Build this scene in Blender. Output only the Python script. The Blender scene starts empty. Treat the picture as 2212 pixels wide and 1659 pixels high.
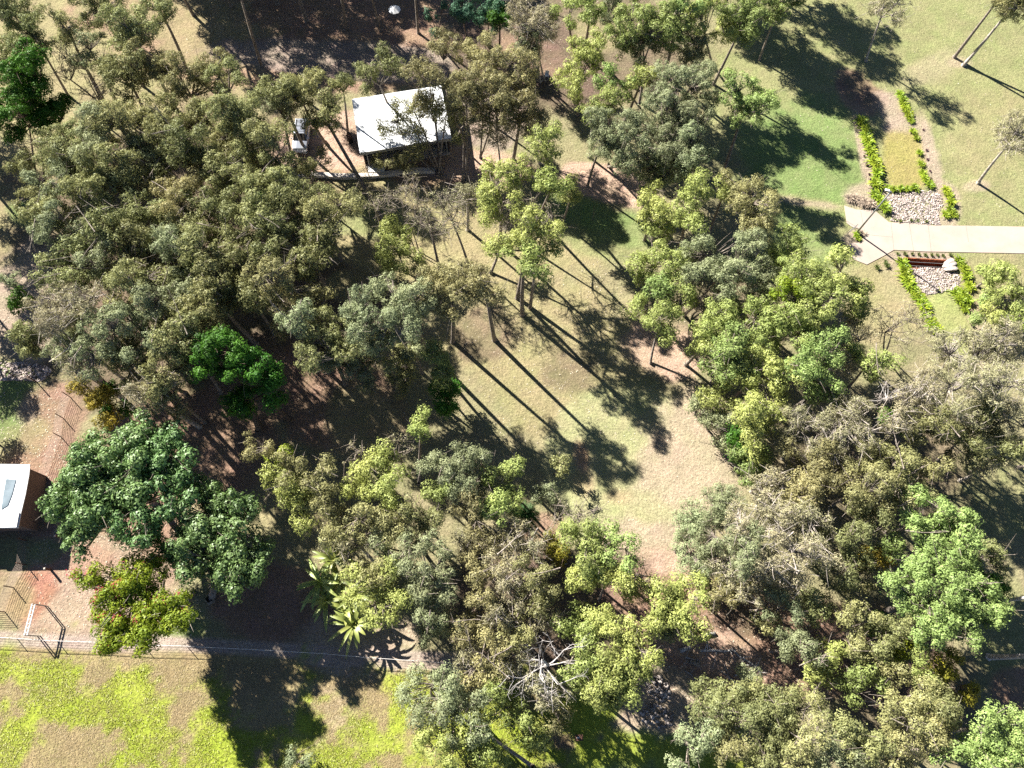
import bpy, math, random
import numpy as np

# ------------------------------------------------------------------ camera, sky, sun, exposure
SC = bpy.context.scene
COL = SC.collection
FPX = 1536.0                       # focal length in pixels of a 2212 px wide view
CAMH = 72.0
TILT = math.radians(21.71)
ROLL = math.radians(3.37)
SUN_EL = math.radians(34.5)
SUN_DIR = np.array([-0.766, 0.643])      # ground direction towards the sun

cam_d = bpy.data.cameras.new('camera')
cam = bpy.data.objects.new('camera', cam_d)
COL.objects.link(cam)
cam_d.sensor_width = 36.0
cam_d.lens = 36.0 * FPX / 2212.0
cam_d.clip_end = 3000.0
cam_d.clip_start = 0.5
_ct, _st = math.cos(TILT), math.sin(TILT)
_c, _s = math.cos(ROLL), math.sin(ROLL)
RM = np.array([[1, 0, 0], [0, _ct, -_st], [0, _st, _ct]]) @ np.array([[_c, -_s, 0], [_s, _c, 0], [0, 0, 1]])
from mathutils import Matrix, Vector
cam.matrix_world = Matrix.Translation((0, 0, CAMH)) @ Matrix(RM.tolist()).to_4x4()
SC.camera = cam

world = bpy.data.worlds.new('World')
SC.world = world
world.use_nodes = True
wn = world.node_tree.nodes
wl = world.node_tree.links
bg = wn['Background']
sky = wn.new('ShaderNodeTexSky')
sky.sky_type = 'NISHITA'
sky.sun_disc = False
sky.sun_elevation = SUN_EL
sky.sun_rotation = math.atan2(SUN_DIR[0], SUN_DIR[1])
sky.air_density = 0.4
sky.dust_density = 0.1
wl.new(sky.outputs[0], bg.inputs[0])
bg.inputs[1].default_value = 0.05

sun_d = bpy.data.lights.new('sun', 'SUN')
sun_d.energy = 5.0
sun_d.angle = math.radians(0.55)
sun_d.color = (1.0, 0.95, 0.86)
sun = bpy.data.objects.new('sun', sun_d)
COL.objects.link(sun)
_sv = Vector((SUN_DIR[0] * math.cos(SUN_EL), SUN_DIR[1] * math.cos(SUN_EL), math.sin(SUN_EL)))
sun.rotation_euler = _sv.to_track_quat('Z', 'Y').to_euler()
sun.location = (0, 0, 60)
SC.view_settings.view_transform = 'Standard'
SC.view_settings.look = 'None'
SC.view_settings.gamma = 1.0
SC.view_settings.exposure = 1.8
SC.view_settings.use_curve_mapping = False
try:
    SC.cycles.max_bounces = 5
    SC.cycles.diffuse_bounces = 1
    SC.cycles.transmission_bounces = 3
    SC.cycles.glossy_bounces = 2
    SC.cycles.use_denoising = False
except Exception:
    pass

# ------------------------------------------------------------------ survey: photo pixel (2212 x 1659) <-> place
def g(x, y, z=0.0):
    v = RM @ np.array([(x - 1106.0) / FPX, -(y - 829.5) / FPX, -1.0])
    t = (z - CAMH) / v[2]
    p = v * t
    return np.array([p[0], p[1], z])

def proj(P):
    P = np.asarray(P, float) - np.array([0, 0, CAMH])
    v = P @ RM
    return 1106 + FPX * v[..., 0] / -v[..., 2], 829.5 - FPX * v[..., 1] / -v[..., 2]

def mpp(x, y, z=0.0):
    """metres per photo pixel (across) at a place"""
    a = g(x - 5, y, z); b = g(x + 5, y, z)
    return np.linalg.norm(a - b) / 10.0

rng = np.random.default_rng(7)
random.seed(7)

# ------------------------------------------------------------------ tagging
def tag(o, label=None, cat=None, group=None, kind=None):
    if label: o['label'] = label
    if cat: o['category'] = cat
    if group: o['group'] = group
    if kind: o['kind'] = kind
    return o

def empty(name, loc, rz=0.0):
    o = bpy.data.objects.new(name, None)
    o.empty_display_size = 0.3
    COL.objects.link(o)
    o.location = [float(q) for q in loc]
    o.rotation_euler = (0, 0, rz)
    return o

# ------------------------------------------------------------------ materials
def new_mat(name):
    m = bpy.data.materials.new(name)
    m.use_nodes = True
    nt = m.node_tree
    nt.nodes.clear()
    out = nt.nodes.new('ShaderNodeOutputMaterial')
    return m, nt, out

def mat_plain(name, col, rough=0.7, metal=0.0, noise=0.15, scale=3.0, spec=0.3, bump=0.0, col2=None):
    m, nt, out = new_mat(name)
    N, L = nt.nodes, nt.links
    p = N.new('ShaderNodeBsdfPrincipled')
    tc = N.new('ShaderNodeTexCoord')
    nz = N.new('ShaderNodeTexNoise')
    nz.inputs['Scale'].default_value = scale
    nz.inputs['Detail'].default_value = 5
    nz.inputs['Roughness'].default_value = 0.65
    L.new(tc.outputs['Object'], nz.inputs['Vector'])
    mx = N.new('ShaderNodeMix'); mx.data_type = 'RGBA'
    c2 = col2 if col2 else tuple(c * (1 - noise * 2) for c in col)
    c1 = col if col2 else tuple(min(1, c * (1 + noise)) for c in col)
    mx.inputs[6].default_value = (*c1, 1)
    mx.inputs[7].default_value = (*c2, 1)
    mr = N.new('ShaderNodeMapRange')
    mr.inputs[1].default_value = 0.35; mr.inputs[2].default_value = 0.65
    L.new(nz.outputs[0], mr.inputs[0])
    L.new(mr.outputs[0], mx.inputs[0])
    L.new(mx.outputs[2], p.inputs['Base Color'])
    p.inputs['Roughness'].default_value = rough
    p.inputs['Metallic'].default_value = metal
    p.inputs['Specular IOR Level'].default_value = spec
    if bump:
        b = N.new('ShaderNodeBump'); b.inputs['Strength'].default_value = bump
        b.inputs['Distance'].default_value = 0.05
        L.new(nz.outputs[0], b.inputs['Height'])
        L.new(b.outputs[0], p.inputs['Normal'])
    L.new(p.outputs[0], out.inputs[0])
    return m

def mat_leaf(name, c1, c2, trans=0.3, gloss=0.018, rough=0.5):
    m, nt, out = new_mat(name)
    N, L = nt.nodes, nt.links
    at = N.new('ShaderNodeAttribute'); at.attribute_name = 'tint'
    mx = N.new('ShaderNodeMix'); mx.data_type = 'RGBA'
    mx.inputs[6].default_value = (*c1, 1); mx.inputs[7].default_value = (*c2, 1)
    L.new(at.outputs['Fac'], mx.inputs[0])
    hs = N.new('ShaderNodeHueSaturation')
    oi = N.new('ShaderNodeObjectInfo')
    mr = N.new('ShaderNodeMapRange'); mr.inputs[3].default_value = 0.80; mr.inputs[4].default_value = 1.2
    L.new(oi.outputs['Random'], mr.inputs[0])
    L.new(mr.outputs[0], hs.inputs['Value'])
    mr2 = N.new('ShaderNodeMath'); mr2.operation = 'MULTIPLY_ADD'
    mr2.inputs[1].default_value = 7.31; mr2.inputs[2].default_value = 0.0
    L.new(oi.outputs['Random'], mr2.inputs[0])
    fr = N.new('ShaderNodeMath'); fr.operation = 'FRACT'
    L.new(mr2.outputs[0], fr.inputs[0])
    mr3 = N.new('ShaderNodeMapRange'); mr3.inputs[3].default_value = 0.486; mr3.inputs[4].default_value = 0.514
    L.new(fr.outputs[0], mr3.inputs[0])
    L.new(mr3.outputs[0], hs.inputs['Hue'])
    L.new(mx.outputs[2], hs.inputs['Color'])
    d = N.new('ShaderNodeBsdfDiffuse'); t = N.new('ShaderNodeBsdfTranslucent')
    gl = N.new('ShaderNodeBsdfGlossy'); gl.inputs['Roughness'].default_value = rough
    gl.inputs['Color'].default_value = (0.8, 0.85, 0.8, 1)
    L.new(hs.outputs[0], d.inputs[0]); L.new(hs.outputs[0], t.inputs[0])
    ms = N.new('ShaderNodeMixShader'); ms.inputs[0].default_value = trans
    L.new(d.outputs[0], ms.inputs[1]); L.new(t.outputs[0], ms.inputs[2])
    m2 = N.new('ShaderNodeMixShader'); m2.inputs[0].default_value = gloss
    L.new(ms.outputs[0], m2.inputs[1]); L.new(gl.outputs[0], m2.inputs[2])
    L.new(m2.outputs[0], out.inputs[0])
    return m

M = {
    'bark_brown': mat_plain('bark_brown', (0.16, 0.115, 0.085), 0.9, noise=0.4, scale=6, bump=0.4),
    'bark_grey': mat_plain('bark_grey', (0.25, 0.21, 0.175), 0.85, noise=0.35, scale=5, bump=0.3),
    'bark_pale': mat_plain('bark_pale', (0.42, 0.37, 0.32), 0.8, noise=0.3, scale=2.0, bump=0.2),
    'dead_wood': mat_plain('dead_wood', (0.46, 0.43, 0.41), 0.8, noise=0.25, scale=3, bump=0.2),
    'white_roof': mat_plain('white_roof', (0.82, 0.84, 0.86), 0.45, noise=0.03, scale=1.0),
    'fascia': mat_plain('fascia', (0.32, 0.31, 0.29), 0.6, noise=0.1),
    'wall_dark': mat_plain('wall_dark', (0.10, 0.075, 0.065), 0.8, noise=0.2),
    'wall_shade_brown': mat_plain('wall_shade_brown', (0.16, 0.11, 0.085), 0.8, noise=0.1),  # corner house wall, base colour darkened to stand in for its shade
    'concrete': mat_plain('concrete', (0.41, 0.335, 0.285), 0.85, noise=0.05, scale=0.45, bump=0.05),
    'concrete_pale': mat_plain('concrete_pale', (0.60, 0.54, 0.48), 0.85, noise=0.1, scale=1.5),
    'joint': mat_plain('joint', (0.26, 0.20, 0.17), 0.9),
    'galv': mat_plain('galv', (0.30, 0.31, 0.31), 0.45, metal=0.5, noise=0.1, spec=0.5),
    'pole_white': mat_plain('pole_white', (0.60, 0.57, 0.55), 0.5, noise=0.08),
    'white_paint': mat_plain('white_paint', (0.78, 0.78, 0.78), 0.4, noise=0.05),
    'wire': mat_plain('wire', (0.22, 0.17, 0.14), 0.6, metal=0.3, noise=0.2),
    'wood': mat_plain('wood', (0.14, 0.075, 0.05), 0.85, noise=0.3, scale=4),
    'wood_pale': mat_plain('wood_pale', (0.52, 0.46, 0.40), 0.85, noise=0.2, scale=4),
    'rust': mat_plain('rust', (0.26, 0.085, 0.04), 0.9, noise=0.35, scale=2.5, bump=0.3),
    'black': mat_plain('black', (0.02, 0.02, 0.022), 0.6, noise=0.2),
    'rubber': mat_plain('rubber', (0.018, 0.018, 0.018), 0.8, noise=0.1),
    'car_paint': mat_plain('car_paint', (0.50, 0.52, 0.57), 0.22, metal=0.75, noise=0.02, spec=0.6),
    'chrome': mat_plain('chrome', (0.6, 0.6, 0.62), 0.2, metal=0.9, noise=0.02),
    'glass': mat_plain('glass', (0.03, 0.035, 0.045), 0.06, noise=0.05, spec=0.8),
    'lamp_red': mat_plain('lamp_red', (0.35, 0.02, 0.02), 0.3),
    'lens': mat_plain('lens', (0.7, 0.7, 0.7), 0.15),
    'skylight': mat_plain('skylight', (0.17, 0.22, 0.26), 0.5, noise=0.25, scale=0.9, col2=(0.08, 0.12, 0.15)),
    'stone': mat_plain('stone', (0.44, 0.37, 0.335), 0.85, noise=0.35, scale=2.2),
    'stone_grey': mat_plain('stone_grey', (0.40, 0.35, 0.32), 0.9, noise=0.4, scale=2.0),
    'boulder': mat_plain('boulder', (0.55, 0.48, 0.43), 0.9, noise=0.25, scale=2, bump=0.4),
    'speck': mat_plain('speck', (0.60, 0.52, 0.40), 0.9, noise=0.25, scale=0.8),
    'tuft_pale': mat_plain('tuft_pale', (0.42, 0.33, 0.25), 0.9, noise=0.3, scale=3),
    'purple': mat_plain('purple', (0.12, 0.06, 0.07), 0.8, noise=0.3, scale=4),
}
LM = {
    'o': mat_leaf('olive_leaf', (0.315, 0.320, 0.130), (0.175, 0.190, 0.078)),
    'O': mat_leaf('straw_olive_leaf', (0.380, 0.355, 0.155), (0.230, 0.225, 0.100)),
    'y': mat_leaf('lime_leaf', (0.430, 0.475, 0.150), (0.250, 0.305, 0.085)),
    'g': mat_leaf('green_leaf', (0.350, 0.430, 0.140), (0.200, 0.275, 0.080)),
    's': mat_leaf('sage_leaf', (0.335, 0.365, 0.195), (0.200, 0.235, 0.120)),
    'd': mat_leaf('dun_leaf', (0.420, 0.385, 0.225), (0.255, 0.245, 0.140)),
    'k': mat_leaf('deep_green_leaf', (0.090, 0.200, 0.020), (0.040, 0.110, 0.014), trans=0.2),
    't': mat_leaf('teal_leaf', (0.080, 0.175, 0.100), (0.040, 0.100, 0.060), trans=0.15),
    'b': mat_leaf('fig_leaf', (0.215, 0.335, 0.110), (0.085, 0.165, 0.045), trans=0.2, gloss=0.04),
    'f': mat_leaf('golden_leaf', (0.330, 0.380, 0.030), (0.175, 0.250, 0.025)),
    'v': mat_leaf('mustard_leaf', (0.340, 0.280, 0.035), (0.180, 0.175, 0.030)),
    'r': mat_leaf('red_flower', (0.45, 0.05, 0.06), (0.30, 0.03, 0.05), trans=0.2),
    'w': mat_leaf('dry_twig', (0.36, 0.31, 0.28), (0.25, 0.21, 0.19), trans=0.1),
    'strap': mat_leaf('strap_leaf', (0.370, 0.450, 0.035), (0.190, 0.290, 0.022), gloss=0.04),
    'banana': mat_leaf('banana_leaf', (0.420, 0.450, 0.120), (0.220, 0.290, 0.050), gloss=0.06),
    'palm': mat_leaf('palm_leaf', (0.070, 0.160, 0.035), (0.035, 0.085, 0.02)),
    'grasstuft': mat_leaf('sedge_leaf', (0.170, 0.210, 0.060), (0.10, 0.12, 0.04)),
}

# ------------------------------------------------------------------ mesh helpers
def np_mesh(name, V, F, mat, tint=None, smooth=False):
    """F: (n,3) or (n,4) array"""
    me = bpy.data.meshes.new(name)
    V = np.ascontiguousarray(V, dtype=np.float32); F = np.ascontiguousarray(F, dtype=np.int32)
    n, k = F.shape
    me.vertices.add(len(V)); me.vertices.foreach_set('co', V.ravel())
    me.loops.add(n * k); me.loops.foreach_set('vertex_index', F.ravel())
    me.polygons.add(n)
    me.polygons.foreach_set('loop_start', np.arange(0, n * k, k, dtype=np.int32))
    if smooth:
        me.polygons.foreach_set('use_smooth', np.ones(n, dtype=bool))
    me.update(calc_edges=True)
    if tint is not None:
        a = me.attributes.new('tint', 'FLOAT', 'FACE')
        a.data.foreach_set('value', np.ascontiguousarray(tint, dtype=np.float32))
    me.materials.append(mat)
    return me

class MB:
    """collects shapes for one mesh"""
    def __init__(s): s.V = []; s.F = []; s.n = 0
    def add(s, V, F):
        s.V.extend([tuple(map(float, v)) for v in V])
        s.F.extend([tuple(int(i) + s.n for i in f) for f in F]); s.n += len(V)
    def box(s, c, d, rz=0.0, taper=1.0):
        hx, hy, hz = d[0] / 2, d[1] / 2, d[2] / 2
        P = []
        for z in (-1, 1):
            t = taper if z > 0 else 1.0
            for x, y in ((-1, -1), (1, -1), (1, 1), (-1, 1)):
                px, py = x * hx * t, y * hy * t
                P.append((c[0] + px * math.cos(rz) - py * math.sin(rz), c[1] + px * math.sin(rz) + py * math.cos(rz), c[2] + z * hz))
        s.add(P, [(3, 2, 1, 0), (4, 5, 6, 7), (0, 1, 5, 4), (1, 2, 6, 5), (2, 3, 7, 6), (3, 0, 4, 7)])
    def prism(s, poly, z0, z1):
        """poly: list of (x,y) counter-clockwise or any; z1 may be list per vertex"""
        n = len(poly)
        ar = sum(poly[i][0] * poly[(i + 1) % n][1] - poly[(i + 1) % n][0] * poly[i][1] for i in range(n))
        zt = z1 if isinstance(z1, (list, tuple)) else [z1] * n
        zb = z0 if isinstance(z0, (list, tuple)) else [z0] * n
        idx = list(range(n))
        if ar < 0: idx = idx[::-1]
        P = [(poly[i][0], poly[i][1], zb[i]) for i in idx] + [(poly[i][0], poly[i][1], zt[i]) for i in idx]
        F = [tuple(range(n - 1, -1, -1)), tuple(range(n, 2 * n))]
        for i in range(n):
            j = (i + 1) % n
            F.append((i, j, n + j, n + i))
        s.add(P, F)
    def tube(s, pts, r, k=6, cap=True):
        pts = np.asarray(pts, float); n = len(pts)
        rs = np.full(n, r) if np.isscalar(r) else np.asarray(r, float)
        T = np.gradient(pts, axis=0); T /= np.linalg.norm(T, axis=1)[:, None] + 1e-9
        P = []
        up = np.array([0.31, 0.17, 0.93])
        for i in range(n):
            a = np.cross(T[i], up)
            if np.linalg.norm(a) < 1e-3: a = np.cross(T[i], [1, 0, 0])
            a /= np.linalg.norm(a); b = np.cross(T[i], a)
            for j in range(k):
                th = 2 * math.pi * j / k
                P.append(pts[i] + rs[i] * (math.cos(th) * a + math.sin(th) * b))
        F = []
        for i in range(n - 1):
            for j in range(k):
                j2 = (j + 1) % k
                F.append((i * k + j, i * k + j2, (i + 1) * k + j2, (i + 1) * k + j))
        if cap:
            F.append(tuple(range(k - 1, -1, -1))); F.append(tuple((n - 1) * k + j for j in range(k)))
        s.add(P, F)
    def build(s, name, mat, parent=None, smooth=False, bevel=0.0):
        me = bpy.data.meshes.new(name)
        off = np.array(parent_loc(parent))
        V = s.V
        if parent is not None:
            V = [tuple(np.array(v) - off) for v in V]
        me.from_pydata(V, [], s.F); me.update()
        if smooth:
            me.polygons.foreach_set('use_smooth', [True] * len(me.polygons))
        me.materials.append(mat)
        o = bpy.data.objects.new(name, me); COL.objects.link(o)
        if parent is not None: o.parent = parent
        if bevel:
            b = o.modifiers.new('bevel', 'BEVEL'); b.width = bevel; b.segments = 2; b.limit_method = 'ANGLE'
        return o

def parent_loc(p):
    if p is None: return (0, 0, 0)
    t = Vector(p.location)
    while p.parent is not None:
        p = p.parent; t = t + Vector(p.location)
    return tuple(t)

def link_mesh(name, me, parent=None, loc=None):
    o = bpy.data.objects.new(name, me); COL.objects.link(o)
    if parent is not None: o.parent = parent
    if loc is not None: o.location = [float(q) for q in loc]
    return o

# fast tube bundle for branches: list of (p0,p1,p2,r0,r2) quadratic curves
def branch_mesh(name, segs, mat, k=5, steps=4):
    Vs, Fs, n = [], [], 0
    if not segs: return None
    A = np.array([s[0] for s in segs]); B = np.array([s[1] for s in segs]); C = np.array([s[2] for s in segs])
    R0 = np.array([s[3] for s in segs]); R1 = np.array([s[4] for s in segs])
    m = len(segs)
    t = np.linspace(0, 1, steps + 1)
    P = ((1 - t)[None, :, None] ** 2) * A[:, None] + (2 * t * (1 - t))[None, :, None] * B[:, None] + (t ** 2)[None, :, None] * C[:, None]
    T = (2 * (1 - t))[None, :, None] * (B - A)[:, None] + (2 * t)[None, :, None] * (C - B)[:, None]
    T /= np.linalg.norm(T, axis=2, keepdims=True) + 1e-9
    up = np.array([0.35, 0.21, 0.43]); up /= np.linalg.norm(up)
    a = np.cross(T, up); a /= np.linalg.norm(a, axis=2, keepdims=True) + 1e-6
    b = np.cross(T, a)
    R = R0[:, None] * (1 - t)[None, :] + R1[:, None] * t[None, :]
    th = np.arange(k) * 2 * math.pi / k
    V = P[:, :, None, :] + R[:, :, None, None] * (np.cos(th)[None, None, :, None] * a[:, :, None] + np.sin(th)[None, None, :, None] * b[:, :, None])
    V = V.reshape(-1, 3)
    i = np.arange(m)[:, None, None] * (steps + 1) * k + np.arange(steps)[None, :, None] * k
    j = np.arange(k)[None, None, :]; j2 = (j + 1) % k
    F = np.stack([i + j, i + j2, i + k + j2, i + k + j], axis=-1).reshape(-1, 4)
    return np_mesh(name, V, F, mat, smooth=True)

def unit(v): return v / (np.linalg.norm(v, axis=-1, keepdims=True) + 1e-9)

def leaf_tris(C, R, per, l, w, flat=0.8, hemi=-0.35, droop=0.0, nb=0.9, shell=0.28, tvar=0.6):
    """leaves around clump centres C (n,3) with radii R (n,), per (n,) leaves each"""
    per = np.asarray(per, int)
    idx = np.repeat(np.arange(len(C)), per); N = len(idx)
    ph = rng.uniform(0, 2 * math.pi, N); z = rng.uniform(hemi, 1, N)
    q = np.sqrt(1 - z * z)
    D = np.stack([q * np.cos(ph), q * np.sin(ph), z], 1)
    # lumpy radius
    k1 = rng.normal(0, 1, (len(C), 3)) * 2.6; k2 = rng.uniform(0, 6.28, len(C))
    lump = 1 + 0.20 * np.sin((D * k1[idx]).sum(1) * 1.6 + k2[idx]) + 0.10 * np.sin((D * k1[idx][:, [1, 2, 0]]).sum(1) * 3.4)
    f = (1 - shell * rng.random(N) ** 1.6) * lump * np.where(rng.random(N) < .10, rng.uniform(1.05, 1.6, N), 1)
    P = C[idx] + D * (R[idx] * f)[:, None] * np.array([1, 1, flat])
    nn = unit(D * nb * 1.6 + rng.normal(0, 0.36, (N, 3)) + np.array([0, 0, 0.15]))
    rnd = rng.normal(0, 1, (N, 3)); rnd[:, 2] -= droop * 3
    t = unit(rnd - nn * (rnd * nn).sum(1)[:, None])
    b = np.cross(nn, t)
    sc = rng.uniform(0.65, 1.3, N)
    L_ = (l * sc)[:, None]; W_ = (w * sc)[:, None]
    v0 = P + t * L_ * 0.55; v1 = P - t * L_ * 0.45 + b * W_ * 0.5; v2 = P - t * L_ * 0.45 - b * W_ * 0.5
    V = np.stack([v0, v1, v2], 1).reshape(-1, 3)
    F = np.arange(N * 3).reshape(-1, 3)
    ct = rng.random(len(C))
    tint = np.clip(ct[idx] * tvar + rng.random(N) * (1 - tvar), 0, 1)
    return V, F, tint

# kind: leaf colour key, clump radius, leaf length, leaf width, coverage, flatness, droop, bark, radial height, words
KIND = {
    'o': dict(m='o', pr=0.85, l=0.189, w=0.112, cov=1.0, flat=0.85, dr=0.5, bark='bark_grey', w_='olive green gum tree'),
    'O': dict(m='O', pr=0.80, l=0.172, w=0.103, cov=0.85, flat=0.8, dr=0.4, bark='bark_grey', w_='straw olive gum tree'),
    'y': dict(m='y', pr=0.95, l=0.198, w=0.120, cov=1.05, flat=0.7, dr=0.2, bark='bark_grey', w_='lime green bushy tree'),
    'g': dict(m='g', pr=0.90, l=0.198, w=0.120, cov=1.05, flat=0.7, dr=0.2, bark='bark_grey', w_='fresh green leafy tree'),
    's': dict(m='s', pr=0.75, l=0.155, w=0.095, cov=0.95, flat=0.9, dr=0.8, bark='bark_grey', w_='sage green fine leaved tree'),
    'd': dict(m='d', pr=0.70, l=0.146, w=0.086, cov=0.62, flat=0.9, dr=0.5, bark='bark_pale', w_='dun thin crowned gum tree'),
    'k': dict(m='k', pr=0.85, l=0.172, w=0.120, cov=1.5, flat=0.8, dr=0.0, bark='bark_brown', w_='deep green dense tree'),
    't': dict(m='t', pr=0.80, l=0.172, w=0.120, cov=1.5, flat=1.1, dr=0.5, bark='bark_brown', w_='dark bluish conifer'),
    'b': dict(m='b', pr=0.95, l=0.241, w=0.172, cov=1.4, flat=0.75, dr=0.1, bark='bark_grey', w_='glossy green broad leaved tree'),
    'f': dict(m='f', pr=0.80, l=0.189, w=0.129, cov=1.25, flat=0.7, dr=0.0, bark='bark_grey', w_='golden green flowering tree'),
    'v': dict(m='v', pr=0.70, l=0.172, w=0.112, cov=1.1, flat=0.8, dr=0.0, bark='bark_brown', w_='mustard yellow leaved tree'),
    'w': dict(m='w', pr=0.70, l=0.30, w=0.03, cov=0.45, flat=0.9, dr=0.0, bark='dead_wood', w_='bare twiggy grey tree'),
    'x': dict(m='d', pr=0.60, l=0.146, w=0.086, cov=0.17, flat=0.9, dr=0.3, bark='bark_grey', w_='nearly bare spindly tree'),
}

def spread(n, fn, tries=6):
    pts = []
    for i in range(n):
        best, bd = None, -1
        for _ in range(tries):
            p = fn()
            d = min([np.linalg.norm(p - q) for q in pts], default=9)
            if d > bd: best, bd = p, d
        pts.append(best)
    return np.array(pts)

TREES = []   # for labels
NAMEK = {'o': 'gum_tree', 'O': 'gum_tree', 'd': 'gum_tree', 's': 'fine_leaved_tree', 'x': 'spindly_tree', 'w': 'spindly_tree', 't': 'conifer', 'v': 'shrub'}

def make_tree(kind, x, y, rx, ry=None, z=10.0, base=None, lobes=None, trunks=1, bark=None, mode='crown', quality=1.0, bare=0, rzk=0.95, name='tree', label=None, cat='tree', tr=None, lean=0.5, red=False):
    """x,y: photo position of the crown middle (mode crown) or of the trunk foot (mode base)"""
    K = KIND[kind]
    if mode == 'base':
        b = g(x, y); c = b + np.array([random.uniform(-lean, lean), random.uniform(-lean, lean), z])
        cx, cy = proj(c); m = mpp(cx, cy, z)
    else:
        c = g(x, y, z); m = mpp(x, y, z)
        b = g(*base) if base is not None else np.array([c[0] + random.uniform(-lean, lean) * 2, c[1] + random.uniform(-lean, lean) * 2, 0])
    Rm = rx * m; Rn = (ry or rx) * m / 0.95
    root = empty(NAMEK.get(kind, 'leafy_tree') if name == 'tree' else name, b)
    TREES.append((root, kind, x, y, label, cat))
    # ellipsoids making the crown
    ells = [(c, np.array([Rm, Rn, min(Rm, Rn) * rzk]))]
    if lobes:
        ells = []
        for lb in lobes:
            zz = z + (lb[3] if len(lb) > 3 else random.uniform(-0.7, 0.7))
            cc = g(lb[0], lb[1], zz); mm = mpp(lb[0], lb[1], zz)
            ells.append((cc, np.array([lb[2] * mm, lb[2] * mm, lb[2] * mm * 0.85])))
    PC, PR = [], []
    for (ec, er) in ells:
        if kind in 'bf': er = er * 1.18
        Rm_ = float(er.min())
        ns = max(3, int(2.1 + 1.9 * Rm_ + random.uniform(-.5, .8)))
        kk = rng.normal(0, 1, 3) * 1.8; k0 = rng.uniform(0, 6)
        def fn():
            while True:
                d = unit(rng.normal(0, 1, 3))
                if d[2] > -0.8: break
            q_ = d * er * (0.68 + 0.2 * math.sin(float(d @ kk) * 2 + k0)) * (1 - 0.35 * rng.random() ** 2)
            q_[2] = q_[2] * (1.0 if q_[2] > 0 else 1.7)
            return ec + q_
        for sc_ in spread(ns, fn, 5):
            sr = Rm_ * rng.uniform(0.30, 0.52); pr = K['pr'] * rng.uniform(0.52, 0.68)
            n = max(4, int((3.4 if kind not in 'xdw' else 2.2) * (sr / pr) ** 2 + 2))
            if kind in 'xw': n = max(3, n // 2)
            st_ = np.array([1.15, 1.15, 0.8]) * rng.uniform(0.8, 1.25, 3)
            d = unit(rng.normal(0, 1, (n, 3)) + np.array([0, 0, .35]))
            PC.append(sc_ + d * sr * st_ * (1 - 0.45 * rng.random((n, 1)) ** 1.5)); PR.append(pr * rng.uniform(0.55, 1.4, n))
    PC = np.concatenate(PC); PR = np.concatenate(PR)
    PC[:, 2] = np.maximum(PC[:, 2], PR * 0.5 + 0.15)
    area = 2 * math.pi * PR ** 2
    per = (area * 0.85 * K['cov'] * quality / (K['l'] * K['w'] * 0.5 * 1.0) * 0.60).astype(int) + 8
    V, F, T = leaf_tris(PC, PR, per, K['l'], K['w'], K['flat'], K.get('hemi', -0.25), K['dr'])
    off = b
    me = np_mesh('crown', V - off, F, LM[K['m']], T)
    link_mesh('crown', me, root)
    if red:
        sel = PC[rng.random(len(PC)) < 0.16]
        V, F, T = leaf_tris(sel + np.array([-0.3, 0.1, -0.2]), np.full(len(sel), 0.5), np.full(len(sel), 60), 0.14, 0.1)
        link_mesh('flowers', np_mesh('flowers', V - off, F, LM['r'], T), root)
    # trunk and limbs
    segs = []
    ctr = PC.mean(0); H = ctr[2]; Rr = float(np.abs(PC - ctr).max())
    r0 = tr if tr else (0.09 + 0.012 * H) * (0.8 + 0.5 * random.random()) * (0.6 if trunks > 1 else 1)
    nh = max(3, min(8, len(PC) // 5))
    hubs = PC[rng.choice(len(PC), min(nh, len(PC)), replace=False)]
    for ti in range(trunks):
        bb = b + (np.array([random.uniform(-.4, .4), random.uniform(-.3, .3), 0]) if trunks > 1 else 0) - np.array([0, 0, 0.15])
        fork = np.array([ctr[0], ctr[1], max(0.8, ctr[2] - 0.65 * Rr)])
        if trunks > 1: fork = fork + np.array([random.uniform(-1, 1), random.uniform(-1, 1), random.uniform(-1, 0.5)]) * Rr * 0.35
        mid = (bb + fork) / 2 + np.array([random.uniform(-.5, .5), random.uniform(-.5, .5), 0]) * 0.5
        segs.append((bb, mid, fork, r0, r0 * 0.55))
        segs.append((bb, bb + np.array([0, 0, .3]), bb + np.array([0, 0, 0.55]), r0 * 1.5, r0 * 0.9))
        myh = hubs if trunks == 1 else hubs[ti::trunks]
        for h in myh:
            hp = fork + (h - fork) * 0.62
            md = (fork + hp) / 2 + np.array([0, 0, -0.12 * np.linalg.norm(hp - fork)])
            segs.append((fork - (fork - mid) * 0.03, md, hp, r0 * 0.45, r0 * 0.24))
    hp_all = np.array([s[2] for s in segs if abs(s[4] - r0 * 0.24) < 1e-6])
    if len(hp_all):
        for p in PC:
            j = np.argmin(np.linalg.norm(hp_all - p, axis=1)); h = hp_all[j]
            md = (h + p) / 2 + rng.normal(0, 0.12, 3) * np.linalg.norm(p - h)
            segs.append((h, md, p + np.array([0, 0, 0.1]), r0 * 0.2, 0.018))
            if kind in 'dxw' or random.random() < 0.3:
                for _ in range(2 if kind in 'xw' else 1):
                    e = p + rng.normal(0, 0.75, 3)
                    segs.append((p, (p + e) / 2 + rng.normal(0, .1, 3), e, 0.028, 0.012))
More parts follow.
